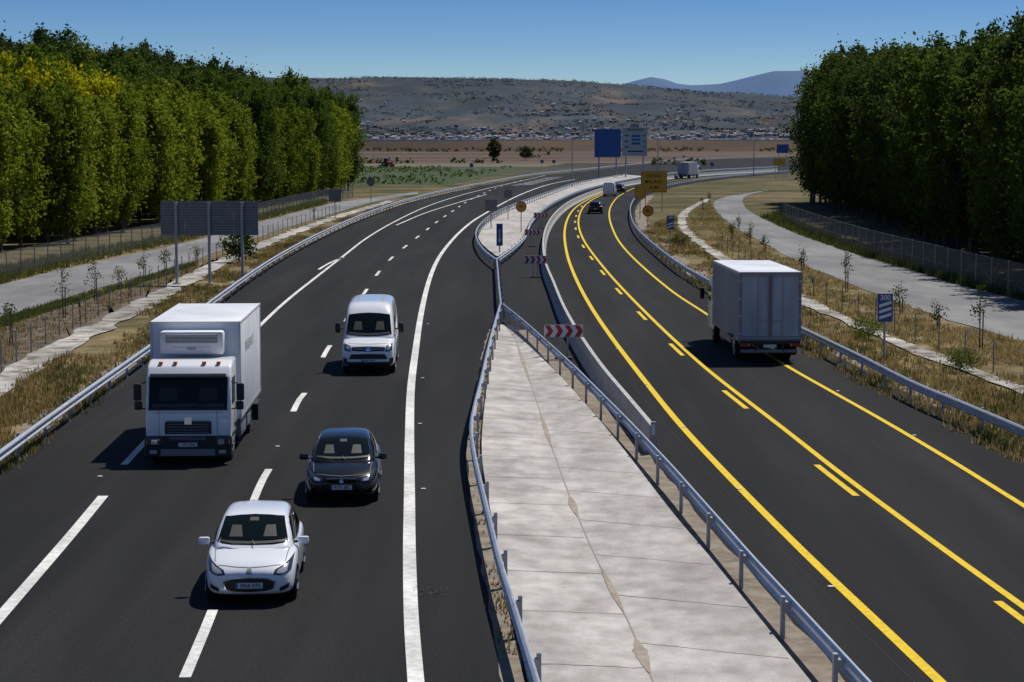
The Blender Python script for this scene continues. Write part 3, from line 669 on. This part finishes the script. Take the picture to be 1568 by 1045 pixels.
def bvh_of(ms):
    V=[];F=[]
    for me in ms:
        o=len(V); V+=[v.co.copy() for v in me.vertices]; F+=[tuple(o+i for i in p.vertices) for p in me.polygons]
    return BVHTree.FromPolygons(V,F)
def patch(m,bv,ax,bot,top,k,off=.006,nu=14,nv=8,mir=False):
    def lin(P,t):
        P=np.array(P,float); s=arc(P); return at(P,s,t*s[-1])
    V=[];ok=[]
    for i in range(nu+1):
        for j in range(nv+1):
            q=lin(bot,i/nu)*(1-j/nv)+lin(top,i/nu)*(j/nv)
            if ax=='F': o,d=Vector((q[0],-9,q[1])),Vector((0,1,0))
            if ax=='R': o,d=Vector((q[0],30,q[1])),Vector((0,-1,0))
            if ax=='S': o,d=Vector((9,q[0],q[1])),Vector((-1,0,0))
            if ax=='T': o,d=Vector((q[0],q[1],9)),Vector((0,0,-1))
            h=bv.ray_cast(o,d)
            if h[0] is None: V.append((0,0,0)); ok.append(False)
            else:
                nn=h[1] if h[1].dot(d)<0 else -h[1]; p=h[0]+nn*off*.6-d*off*.6; V.append(tuple(p)); ok.append(True)
    w=nv+1; F=[]
    for i in range(nu):
        for j in range(nv):
            f=(i*w+j,(i+1)*w+j,(i+1)*w+j+1,i*w+j+1)
            if all(ok[q] for q in f): F.append(f)
    m.add(V,F,k)
    if mir: m.add([(-v[0],v[1],v[2]) for v in V],[f[::-1] for f in F],k)
def wheel(m,x,y,r,w,side,rim=.62,truck=False):
    s=side; m.cyl((x-s*w,y,r),(x-s*.02,y,r),r,r,'tyre',28); m.cyl((x-s*.02,y,r),(x,y,r),r,r*.93,'tyre',28)
    m.cyl((x,y,r),(x+s*.004,y,r),r*rim*1.1,r*rim*1.08,'dark',24)
    m.cyl((x+s*.004,y,r),(x+s*.02,y,r),r*.2,r*.15,'rim',12)
    ns=8 if truck else 5
    for i in range(ns):
        a=i*2*math.pi/ns; p=(x+s*.01,y+math.cos(a)*r*rim,r+math.sin(a)*r*rim); m.cyl((x+s*.012,y,r),p,r*.11,r*.09,'rim',5)
    n=24; V=[]
    for i in range(n):
        a=2*math.pi*i/n
        for rr in (rim*.95,rim*1.1): V.append((x+s*.014,y+math.cos(a)*r*rr,r+math.sin(a)*r*rr))
    m.add(V,[(2*i,2*i+1,(2*i+3)%(2*n),(2*i+2)%(2*n)) for i in range(n)],'rim')
def car(name,loc,rz,S,paint,platetxt=None):
    e=empty(name,(loc[0],loc[1],0),rz)
    rings=[]
    for (y,w,zb,zs,zc) in S['low']:
        rings.append(ring(y,[(0,zb),(.88*w,zb),(w*.99,zb+.10),(w*1.01,zb+(zs-zb)*.5),(w,zs-.05),(w*.93,zs+(zc-zs)*.25),(w*.72,zs+(zc-zs)*.72),(w*.38,zc-.004),(0,zc)]))
    low=ringmesh(rings,2)
    rings=[]; z0=S['cz']
    for (y,wb,wt,zt) in S['cab']:
        rings.append(ring(y,[(0,z0),(wb,z0),(wb*.995,z0+(zt-z0)*.12),(wb*.5+wt*.5+.02,z0+(zt-z0)*.55),(wt+.005,zt-(zt-z0)*.14),(wt*.88,zt-(zt-z0)*.025),(wt*.5,zt),(0,zt+.005)]))
    cab=ringmesh(rings,2)
    bv=bvh_of([low,cab])
    r=S['r']; hw=S['hw']
    lo=bpy.data.objects.new('lower_body',low); C.objects.link(lo); low.materials.clear(); low.materials.append(M[paint]); low.materials.append(M['dark'])
    cm=MB()
    for y in S['wh']:
        for sd in (1,-1): cm.cyl((sd*(hw-.32),y,r+.01),(sd*(hw+.3),y,r+.01),r*1.13,r*1.13,'dark',28)
    co=cm.obj('cutter'); cmz=co.data; cmz.materials.clear(); cmz.materials.append(M['dark'])
    md=lo.modifiers.new('b','BOOLEAN'); md.object=co; md.operation='DIFFERENCE'; md.solver='EXACT'
    try: md.material_mode='TRANSFER'
    except Exception: pass
    dg=bpy.context.evaluated_depsgraph_get(); dg.update(); me=bpy.data.meshes.new_from_object(lo.evaluated_get(dg)); lo.modifiers.clear()
    if len(me.polygons)>50: lo.data=me
    bpy.data.objects.remove(co); lo.parent=e
    for me_ in (lo.data,cab):
        me_.shade_smooth()
        try: me_.set_sharp_from_angle(angle=math.radians(40))
        except Exception: pass
    cab.materials.clear(); cab.materials.append(M[paint]); ca=bpy.data.objects.new('cabin_body',cab); C.objects.link(ca); ca.parent=e
    m=MB()
    for (ax,bot,top,k,off,mir) in S['patches']: patch(m,bv,ax,bot,top,k,off,mir=mir)
    m.obj('glass_and_trim',e,smooth=True)
    m=MB()
    for y in S['wh']:
        for sd in (1,-1): wheel(m,sd*(hw-.015),y,r,.22,sd)
    m.obj('wheels',e,smooth=True)
    m=MB()
    for sd in (1,-1):
        x,y,z,sw,sh=S['mirror']; m.box((sd*x,y,z),(sw,.12,sh),S.get('mk',paint),.035); m.box((sd*x,y+.065,z),(sw*.8,.01,sh*.75),'glass'); m.cyl((sd*(x-.2),y+.03,z-.04),(sd*x,y,z-.03),.03,.03,'black',6)
        if 'wip' in S:
            wy,wz,ry,rz2=S['wip']; m.cyl((sd*.15-.1,wy,wz),(sd*.35-.35,ry,rz2),.009,.007,'black',5)
    yb,zp=S['plate']; h=bv.ray_cast(Vector((0,-9,zp)),Vector((0,1,0))); yf=(h[0].y if h[0] else 0)-.02
    m.box((0,yf,zp),(.52,.015,.115),'plate',.003); m.box((-.24,yf-.009,zp),(.035,.003,.11),'blue')
    h=bv.ray_cast(Vector((0,30,S['rplate'])),Vector((0,-1,0))); yr=(h[0].y if h[0] else 4)+.02
    m.box((0,yr,S['rplate']),(.52,.015,.115),'plate',.003)
    m.obj('mirrors_and_plates',e,smooth=True)
    if platetxt: text(platetxt,.105,(.02,yf-.0095,zp),e,'ink')
    return e
def rzs(s): return -math.atan(s)
SUP={'low':[(0,.52,.30,.54,.60),(.07,.68,.22,.60,.69),(.25,.80,.18,.69,.80),(.55,.855,.17,.80,.885),(.9,.872,.17,.88,.94),(1.2,.877,.17,.905,.965),(2.0,.88,.17,.915,.97),(2.8,.88,.17,.935,.985),(3.45,.87,.2,.95,1.0),(3.8,.82,.25,.93,.98),(3.95,.70,.32,.82,.86)],
 'cz':.82,'cab':[(.80,.72,.62,.90),(1.0,.77,.68,1.03),(1.45,.815,.67,1.30),(1.75,.825,.64,1.44),(2.1,.83,.63,1.485),(2.8,.83,.62,1.485),(3.3,.815,.60,1.43),(3.6,.78,.56,1.28),(3.85,.70,.52,.95)],
 'r':.31,'hw':.87,'wh':(.76,3.30),'mirror':(.96,1.28,1.0,.22,.15),'plate':(0,.40),'rplate':.6,
 'patches':[
  ('F',[(-.685,1.015),(-.4,.985),(0,.978),(.4,.985),(.685,1.015)],[(-.575,1.385),(-.3,1.41),(0,1.42),(.3,1.41),(.575,1.385)],'glass',.008,False),
  ('F',[(-.64,1.025),(-.3,1.0),(0,.995),(.3,1.0),(.64,1.025)],[(-.62,1.055),(-.3,1.035),(0,1.03),(.3,1.035),(.62,1.055)],'dash',.013,False),
  ('F',[(.20,1.10),(.46,1.10)],[(.24,1.27),(.42,1.27)],'seat',.013,True),
  ('F',[(-.09,1.33),(.09,1.33)],[(-.08,1.38),(.08,1.38)],'dash',.014,False),
  ('S',[(1.26,1.0),(1.75,.985),(2.34,.985)],[(1.62,1.27),(1.88,1.35),(2.34,1.37)],'glass',.008,True),
  ('S',[(2.42,.985),(2.9,1.0),(3.35,1.06)],[(2.42,1.37),(2.85,1.36),(3.15,1.31)],'glass',.008,True),
  ('R',[(-.55,1.02),(0,1.02),(.55,1.02)],[(-.45,1.33),(0,1.36),(.45,1.33)],'glass',.008,False),
  ('F',[(-.46,.33),(-.3,.285),(0,.275),(.3,.285),(.46,.33)],[(-.50,.47),(-.34,.535),(0,.555),(.34,.535),(.50,.47)],'chrome',.008,False),
  ('F',[(-.44,.34),(-.3,.30),(0,.29),(.3,.30),(.44,.34)],[(-.475,.46),(-.33,.518),(0,.537),(.33,.518),(.475,.46)],'black',.014,False),
  ('F',[(.45,.595),(.58,.575),(.70,.60),(.78,.645)],[(.48,.67),(.62,.73),(.73,.79),(.82,.86)],'lampd',.010,True),
  ('F',[(.51,.615),(.62,.605),(.70,.635)],[(.54,.67),(.65,.715),(.73,.765)],'lamp',.016,True),
  ('F',[(.57,.28),(.73,.33)],[(.57,.35),(.75,.42)],'black',.010,True),
  ('F',[(-.60,.20),(0,.19),(.60,.20)],[(-.58,.225),(0,.21),(.58,.225)],'black',.010,False),
  ('F',[(-.05,.60),(.05,.60)],[(-.04,.69),(.04,.69)],'grey',.012,False),
  ('T',[(-.60,.22),(-.3,.13),(0,.10),(.3,.13),(.60,.22)],[(-.60,.235),(-.3,.145),(0,.115),(.3,.145),(.60,.235)],'joint',.004,False),
  ('T',[(.66,.36),(.70,.95)],[(.675,.36),(.715,.95)],'joint',.004,True),
  ('S',[(1.36,.28),(1.375,.28)],[(1.36,.97),(1.375,.97)],'joint',.005,True),
  ('S',[(2.375,.28),(2.39,.28)],[(2.375,1.35),(2.39,1.35)],'joint',.005,True),
  ('S',[(1.2,.19),(2.85,.19)],[(1.2,.26),(2.85,.26)],'black',.005,True),
  ('S',[(2.1,.80),(2.28,.80)],[(2.1,.83),(2.28,.83)],'black',.02,True),
  ('R',[(.5,.75),(.8,.78)],[(.5,.92),(.78,.98)],'red',.01,True)]}
def scaled(S,kx,ky,kz):
    T=copy.deepcopy(S)
    T['low']=[(y*ky,w*kx,a*kz,b*kz,c*kz) for y,w,a,b,c in S['low']]; T['cz']=S['cz']*kz
    T['cab']=[(y*ky,a*kx,b*kx,c*kz) for y,a,b,c in S['cab']]; T['hw']=S['hw']*kx; T['wh']=tuple(y*ky for y in S['wh'])
    mm=S['mirror']; T['mirror']=(mm[0]*kx,mm[1]*ky,mm[2]*kz,mm[3],mm[4]); T['rplate']=S['rplate']*kz; T['plate']=(0,S['plate'][1]*kz)
    if 'wip' in S: w_=S['wip']; T['wip']=(w_[0]*ky,w_[1]*kz,w_[2]*ky,w_[3]*kz)
    out=[]
    for ax,b_,t_,k,off,mi in S['patches']:
        f={'F':(kx,kz),'R':(kx,kz),'S':(ky,kz),'T':(kx,ky)}[ax]; out.append((ax,[(p*f[0],q*f[1]) for p,q in b_],[(p*f[0],q*f[1]) for p,q in t_],k,off,mi))
    T['patches']=out; return T
SUP['wip']=(.86,.995,.97,1.06)
BASE=SUP; SUP=scaled(BASE,1.02,1.02,1.055); SUP['r']=.32
LEO=scaled(BASE,1.035,1.08,1.02)
LEO['patches']=[p for p in LEO['patches'] if not (p[0]=='F' and p[3] in('chrome','black','lamp','lampd','orange','grey'))]+[
  ('F',[(-.34,.56),(0,.55),(.34,.56)],[(-.38,.65),(0,.66),(.38,.65)],'dark',.012,False),
  ('F',[(-.36,.655),(0,.665),(.36,.655)],[(-.37,.67),(0,.68),(.37,.67)],'chrome',.014,False),
  ('F',[(-.5,.27),(0,.25),(.5,.27)],[(-.45,.39),(0,.41),(.45,.39)],'dark',.012,False),
  ('F',[(.46,.59),(.6,.59),(.76,.65)],[(.48,.675),(.62,.72),(.82,.82)],'lampd',.010,True),
  ('F',[(.52,.61),(.66,.62)],[(.53,.655),(.68,.70)],'lamp',.016,True),
  ('F',[(.6,.30),(.74,.33)],[(.6,.40),(.75,.44)],'dark',.012,True),
  ('F',[(-.05,.575),(.05,.575)],[(-.04,.65),(.04,.65)],'chrome',.02,False)]
LEO['plate']=(0,.46); LEO['r']=.32
VAN={'low':[(0,.74,.38,.82,.92),(.06,.90,.30,.97,1.07),(.25,.98,.28,1.10,1.20),(.65,1.01,.28,1.20,1.30),(1.0,1.02,.28,1.3,1.38),(1.5,1.02,.28,1.40,1.42),(3.5,1.02,.28,1.40,1.42),(5.6,1.02,.28,1.40,1.42),(5.85,1.0,.34,1.38,1.40),(5.9,.95,.4,1.3,1.35)],
 'cz':1.12,'cab':[(.72,.92,.82,1.24),(.9,.96,.88,1.47),(1.3,.99,.90,1.98),(1.62,1.0,.89,2.32),(1.95,1.0,.88,2.53),(2.4,1.0,.89,2.60),(4.0,1.0,.90,2.62),(5.4,1.0,.90,2.62),(5.75,.99,.88,2.6),(5.88,.96,.84,2.4)],
 'r':.34,'hw':1.01,'wh':(1.0,4.55),'mirror':(1.22,1.4,1.65,.2,.38),'mk':'black','plate':(0,.55),'rplate':.9,'wip':(.88,1.40,.98,1.5),
 'patches':[
  ('F',[(-.87,1.44),(-.4,1.39),(0,1.38),(.4,1.39),(.87,1.44)],[(-.79,2.14),(-.4,2.19),(0,2.205),(.4,2.19),(.79,2.14)],'glass',.01,False),
  ('F',[(-.80,1.46),(-.3,1.42),(0,1.41),(.3,1.42),(.80,1.46)],[(-.79,1.53),(-.3,1.49),(0,1.48),(.3,1.49),(.79,1.53)],'dash',.015,False),
  ('F',[(.25,1.6),(.6,1.6)],[(.30,1.9),(.55,1.9)],'seat',.015,True),
  ('S',[(1.42,1.46),(2.4,1.46)],[(1.82,2.05),(2.4,2.08)],'glass',.01,True),
  ('F',[(-.62,.90),(0,.88),(.62,.90)],[(-.64,1.04),(0,1.06),(.64,1.04)],'black',.01,False),
  ('F',[(-.58,.965),(0,.96),(.58,.965)],[(-.58,.98),(0,.98),(.58,.98)],'chrome',.016,False),
  ('F',[(-.86,.33),(0,.31),(.86,.33)],[(-.86,.50),(0,.50),(.86,.50)],'black',.01,False),
  ('F',[(-.74,.60),(0,.60),(.74,.60)],[(-.64,.78),(0,.80),(.64,.78)],'black',.01,False),
  ('F',[(.66,.86),(.90,.92)],[(.68,1.08),(.92,1.16)],'lampd',.012,True),
  ('F',[(.70,.92),(.82,.95)],[(.71,1.05),(.83,1.08)],'lamp',.018,True),
  ('F',[(-.08,.90),(.08,.90)],[(-.08,1.04),(.08,1.04)],'chrome',.022,False),
  ('F',[(.80,.40),(.94,.42)],[(.80,.62),(.95,.66)],'black',.012,True),
  ('T',[(-.78,.28),(-.4,.20),(0,.17),(.4,.20),(.78,.28)],[(-.78,.295),(-.4,.215),(0,.185),(.4,.215),(.78,.295)],'joint',.004,False),
  ('T',[(.45,2.4),(.47,5.6)],[(.50,2.4),(.52,5.6)],'jointl',.006,True),
  ('S',[(1.4,.4),(1.42,.4)],[(1.4,1.4),(1.42,1.4)],'joint',.005,True),
  ('S',[(2.5,.4),(2.52,.4)],[(2.5,2.2),(2.52,2.2)],'joint',.005,True),
  ('S',[(1.6,.62),(5.6,.62)],[(1.6,.70),(5.6,.70)],'black',.02,True),
  ('R',[(.80,.9),(.92,.9)],[(.80,1.4),(.92,1.4)],'red',.01,True)]}
p=G(382,930); car('hatchback_car',p,rzs(-.05),SUP,'carwhite',platetxt='3868 KPS')
p=G(523,775); car('hatchback_car',p,rzs(-.045),LEO,'carblack',platetxt='4175 JBC')
p=G(564,575); car('delivery_van',p,rzs(-.03),scaled(VAN,1.0,1.0,1.03),'carwhite',platetxt='2203 KRW')
# ---- refrigerated truck
def truck_front(name,loc,rz):
    e=empty(name,(loc[0],loc[1],0),rz); hw=1.17
    m=MB()
    P=[(0.02,.45),(0.0,1.0),(.03,1.55),(.28,2.42),(.5,2.70),(.9,2.82),(1.75,2.84),(1.80,.95),(1.55,.9),(1.45,.65),(.55,.45)]
    m.prof(P,-hw,hw,'white',.075); m.obj('cab',e,smooth=True)
    m=MB()
    def lay(x0,x1,z0,z1,k,off):
        pr=[(.02,.45),(0,1.0),(.03,1.55),(.28,2.42),(.5,2.70)]
        zs=[p_[1] for p_ in pr]; ys=[p_[0] for p_ in pr]; n=6;V=[]
        for i in range(n+1):
            z=z0+(z1-z0)*i/n; y=np.interp(z,zs,ys)-off; V+=[(x0,y,z),(x1,y,z)]
        m.add(V,[(2*i,2*i+1,2*i+3,2*i+2) for i in range(n)],k)
        m.add([V[0],V[1],(x1,V[1][1]+off,z0),(x0,V[0][1]+off,z0)],[(0,1,2,3)],k)
    lay(-1.08,1.08,1.58,2.42,'glass',.02)
    lay(-1.0,1.0,1.60,1.70,'dash',.026)
    for x in (-.55,.55): lay(x-.24,x+.24,1.78,2.12,'seat',.026)
    lay(-1.09,1.09,1.52,1.58,'black',.03)
    lay(-.64,.64,.86,1.20,'black',.02); lay(-.6,.6,1.2,1.235,'grey',.03); lay(-.10,.10,1.13,1.33,'chrome',.035)
    for i in range(4): lay(-.57,.57,.90+i*.075,.915+i*.075,'grey',.03)
    lay(-.95,.95,1.44,1.452,'joint',.006)
    for sd in (1,-1): lay(sd*.80-.006,sd*.80+.006,.84,1.50,'joint',.006)
    m.box((0,.02,.50),(2.40,.3,.62),'black',.07); m.box((0,-.13,.36),(1.5,.05,.2),'grey',.02)
    for i in range(3): m.box((0,-.14,.72+i*.035),(1.0,.02,.015),'grey')
    m.box((0,-.15,.58),(.52,.02,.115),'plate',.003)
    for sd in (1,-1):
        m.box((sd*.95,-.10,.66),(.42,.12,.24),'lampd',.04); m.box((sd*.92,-.165,.66),(.18,.02,.14),'lamp',.01); m.box((sd*1.11,-.15,.66),(.07,.02,.13),'orange',.01)
        m.box((sd*.95,-.14,.38),(.2,.03,.1),'lamp',.01)
        m.box((sd*1.42,.28,2.0),(.22,.12,.48),'black',.04); m.box((sd*1.40,.28,1.62),(.22,.12,.24),'black',.04); m.cyl((sd*1.1,.35,2.3),(sd*1.38,.28,2.22),.02,.02,'black',6); m.cyl((sd*1.1,.35,1.5),(sd*1.38,.28,1.55),.02,.02,'black',6)
        x=sd*(hw+.004)
        m.add([(x,.36,1.62),(x,1.28,1.62),(x,1.28,2.36),(x,.52,2.36)],[(0,1,2,3)],'glass')
        m.box((sd*hw,1.33,1.6),(.012,.02,1.5),'joint')
        m.box((sd*1.14,.95,.78),(.1,1.1,.1),'black',.02); m.box((sd*1.14,1.3,1.0),(.12,.5,.1),'black',.02)
    m.prof([(.16,2.52),(.10,2.45),(.12,2.40),(.34,2.46)],-1.05,1.05,'lampd')
    for x in (-.8,-.4,.4,.8): m.box((x,.6,2.78),(.12,.12,.06),'orange',.02)
    for x in (-.7,0,.1): m.cyl((x,.02,1.60),(x+.55,.06,1.72),.012,.01,'black',5)
    m.obj('cab_trim',e)
    m=MB(); L0,L1=2.0,8.6; zb,zt=1.0,3.80
    m.box((0,(L0+L1)/2,(zb+zt)/2),(2.52,L1-L0,zt-zb),'boxwhite',.035)
    for x in (-1.255,1.255):
        for y in (L0+.01,L1-.01): m.box((x,y,(zb+zt)/2),(.06,.06,zt-zb+.02),'galv',.01)
        m.box((x,(L0+L1)/2,zb+.02),(.05,L1-L0+.02,.08),'grey'); m.box((x,(L0+L1)/2,zt-.02),(.045,L1-L0+.02,.05),'signwhite')
    m.box((0,L0,zt-.02),(2.5,.05,.05),'signwhite'); m.obj('refrigerated_box',e,smooth=True)
    m=MB(); m.box((-.05,L0-.27,3.24),(1.80,.5,.66),'boxwhite',.08); m.box((-.05,L0-.53,3.36),(1.45,.03,.24),'joint',.01)
    for i in range(6): m.box((-.05,L0-.55,3.27+i*.04),(1.43,.02,.012),'boxwhite')
    m.box((-.05,L0-.53,3.08),(1.1,.02,.1),'boxwhite',.01); m.obj('refrigeration_unit',e,smooth=True)
    text('COLD',.09,(-.05,L0-.56,3.08),e,'blue')
    text('FRIO BLANCO',.40,(1.285,4.8,2.95),e,'faded',rz=math.pi/2)
    m=MB(); m.box((0,4.6,.72),(.8,7.6,.25),'black')
    for sd in (1,-1):
        for y,ww in ((.95,.28),(6.3,.5)): wheel(m,sd*1.12,y,.46,ww,sd,.6,True)
        m.box((sd*1.08,3.6,.62),(.22,1.5,.5),'grey',.04); m.box((sd*1.2,5.0,.62),(.03,1.0,.3),'grey'); m.box((sd*1.15,6.3,.94),(.5,1.2,.05),'black'); m.box((sd*1.1,6.95,.6),(.45,.03,.6),'black')
    m.obj('chassis_and_wheels',e,smooth=True)
    text('1531 JNJ',.10,(.02,-.162,.58),e,'ink')
    return e
p=G(289,712); truck_front('refrigerated_truck',p,rzs(-.035))
# ---- box truck seen from behind
def truck_rear(name,loc,rz):
    e=empty(name,(loc[0],loc[1],0),rz); L=8.0; z0,z1=.92,3.66; m=MB()
    zc=(z0+z1)/2
    m.box((0,L/2,zc),(2.5,L,z1-z0),'side_shade',.02); m.box((0,L/2,z1+.005),(2.46,L-.04,.02),'boxwhite')
    m.box((0,-.015,zc),(2.44,.03,z1-z0-.06),'box_shade',.005)
    for x in (-1.23,1.23): m.box((x,-.02,zc),(.06,.06,z1-z0),'grey',.01); m.box((x,L,zc),(.06,.06,z1-z0+.01),'grey',.01); m.box((x,L/2,z0+.03),(.07,L,.12),'grey'); m.box((x,L/2,z1-.05),(.06,L,.1),'galv')
    for q in range(1,16):
        for x in (-1.252,1.252): m.box((x,q*.5,zc),(.01,.02,z1-z0-.3),'side_shade')
    for z in (z0+.04,z1-.04): m.box((0,-.02,z),(2.5,.06,.09),'grey',.01)
    m.obj('cargo_box',e)
    m=MB(); yy=-.034
    for x0,x1 in ((-1.16,-.04),(.04,1.16)):
        for x in (x0,x1): m.box((x,yy,zc),(.024,.006,z1-z0-.3),'redline')
        for z in (z0+.15,z1-.15): m.box(((x0+x1)/2,yy,z),(x1-x0,.006,.024),'redline')
    m.box((0,yy,zc),(.02,.01,z1-z0-.2),'joint')
    for x in (-.5,-.1,.1,.5): m.cyl((x,yy-.03,z0+.12),(x,yy-.03,z1-.12),.012,.012,'galv_dark',6)
    for x in (-.3,.3): m.box((x,yy-.03,1.7),(.35,.02,.05),'galv_dark')
    for x in (-1.21,1.21):
        for z in (1.2,1.9,2.6,3.3): m.box((x,yy-.01,z),(.1,.03,.06),'galv')
    m.box((0,.05,.84),(2.46,.2,.14),'black',.01); m.box((0,.12,.48),(2.3,.1,.14),'grey',.02)
    for sd in (1,-1):
        m.box((sd*1.0,-.05,.74),(.38,.06,.13),'red',.01); m.box((sd*.85,-.085,.74),(.08,.01,.1),'orange'); m.box((sd*1.0,1.0,.5),(.5,.03,.55),'tyre'); m.box((sd*.55,.1,.66),(.08,.1,.35),'black')
        for y,ww in ((1.9,.55),(8.6,.3)): wheel(m,sd*1.14,y,.48,ww,sd,.6,True)
        m.box((sd*1.18,4.3,.70),(.05,3.4,.3),'grey',.01); m.box((sd*1.0,5.5,.62),(.35,1.1,.45),'black',.04); m.box((sd*1.14,1.9,.97),(.5,1.3,.05),'black')
        for q in range(12): m.box((sd*1.262,.5+q*.62,.97),(.01,.12,.05),'signwhite')
    m.box((0,-.07,.70),(.52,.015,.12),'plate'); m.box((0,4.8,.78),(.8,9,.22),'black')
    m.obj('rear_doors_and_chassis',e)
    m=MB(); m.prof([(L+.25,.6),(L+.25,2.9),(L+.6,3.0),(L+1.6,2.9),(L+2.1,1.8),(L+2.15,.5)],-1.2,1.2,'white',.06)
    for sd in (1,-1):
        m.box((sd*1.5,L+1.75,2.1),(.2,.12,.5),'black',.03); m.box((sd*1.48,L+1.68,2.1),(.15,.01,.42),'glass'); m.cyl((sd*1.2,L+1.75,2.25),(sd*1.5,L+1.75,2.25),.02,.02,'black',6)
        m.cyl((sd*1.2,L+1.75,1.9),(sd*1.5,L+1.75,1.9),.02,.02,'black',6)
        m.box((sd*1.203,L+1.35,2.15),(.012,.9,.7),'glass')
    m.obj('cab',e,smooth=True); return e
d=82.8; truck_rear('box_truck',((1180.5-784)/FL*d,d),math.atan(.035))
p=G(1046,274); truck_rear('box_truck',p,-math.atan(.35))
p=G(914,328); car('hatchback_car',(p[0],p[1]+4),math.pi+math.atan(-.05),LEO,'carblack')
p=G(938,301); car('delivery_van',(p[0],p[1]+5),math.pi-.12,scaled(VAN,.93,.85,.85),'carwhite')
p=G(953,296); car('hatchback_car',(p[0],p[1]+4),math.pi-.14,LEO,'carblack')
# tractor working in the field
p=G(598,256); e=empty('tractor',(*p,0),math.radians(70)); m=MB()
m.box((0,0,1.2),(.8,1.6,.7),'redpaint',.08); m.box((0,1.5,1.35),(1.3,1.3,1.0),'redpaint',.08); m.box((0,1.5,2.2),(1.25,1.25,1.0),'glass',.08); m.box((0,1.5,2.75),(1.4,1.4,.12),'signwhite',.04)
for sd in (1,-1):
    wheel(m,sd*1.0,1.9,.85,.4,sd,.55,True); wheel(m,sd*.9,-.5,.5,.3,sd,.55,True)
m.cyl((.25,-.3,1.5),(.25,-.3,2.3),.05,.05,'black',8); m.box((0,3.3,.5),(3.0,.6,.4),'grey',.05); m.obj('tractor_body',e,smooth=True)
# ------------------------------------------------------------ light, sky, camera
AZ=math.atan2(.66,.75); EL=math.radians(60)
sd=Vector((math.sin(AZ)*math.cos(EL),math.cos(AZ)*math.cos(EL),math.sin(EL)))
l=bpy.data.lights.new('sun','SUN'); l.energy=4.5; l.angle=math.radians(.5); l.color=(1,.96,.89)
o=bpy.data.objects.new('sun',l); C.objects.link(o); o.rotation_euler=sd.to_track_quat('Z','Y').to_euler()
w=bpy.data.worlds.new('World'); scene.world=w; w.use_nodes=True; nt=w.node_tree; N=nt.nodes; L=nt.links
sky=N.new('ShaderNodeTexSky'); sky.sky_type='NISHITA'; sky.sun_disc=False; sky.sun_elevation=EL; sky.sun_rotation=AZ
sky.air_density=1.0; sky.dust_density=.3; sky.ozone_density=3.0; sky.altitude=700
tc=N.new('ShaderNodeTexCoord'); sx=N.new('ShaderNodeSeparateXYZ'); L.new(tc.outputs['Generated'],sx.inputs[0])
cr=N.new('ShaderNodeValToRGB'); setramp(cr,[(0,(.78,1.0,1.32)),(.026,(.72,.98,1.35)),(.045,(.50,.78,1.25)),(.07,(.34,.61,1.12)),(.2,(.33,.55,.95)),(.5,(.58,.72,.92))])
L.new(sx.outputs['Z'],cr.inputs[0])
mx=N.new('ShaderNodeMix'); mx.data_type='RGBA'; mx.blend_type='MULTIPLY'; mx.inputs[0].default_value=1
L.new(sky.outputs[0],mx.inputs[6]); L.new(cr.outputs[0],mx.inputs[7]); L.new(mx.outputs[2],N['Background'].inputs['Color'])
N['Background'].inputs['Strength'].default_value=.068
cam=bpy.data.cameras.new('camera'); co=bpy.data.objects.new('camera',cam); C.objects.link(co)
cam.sensor_width=36; cam.lens=FL/1568*36; cam.clip_end=60000; cam.clip_start=.5
co.location=(0,0,CH); co.rotation_euler=(math.pi/2-TH,0,0); scene.camera=co
scene.view_settings.view_transform='Standard'; scene.view_settings.look='None'; scene.view_settings.exposure=0
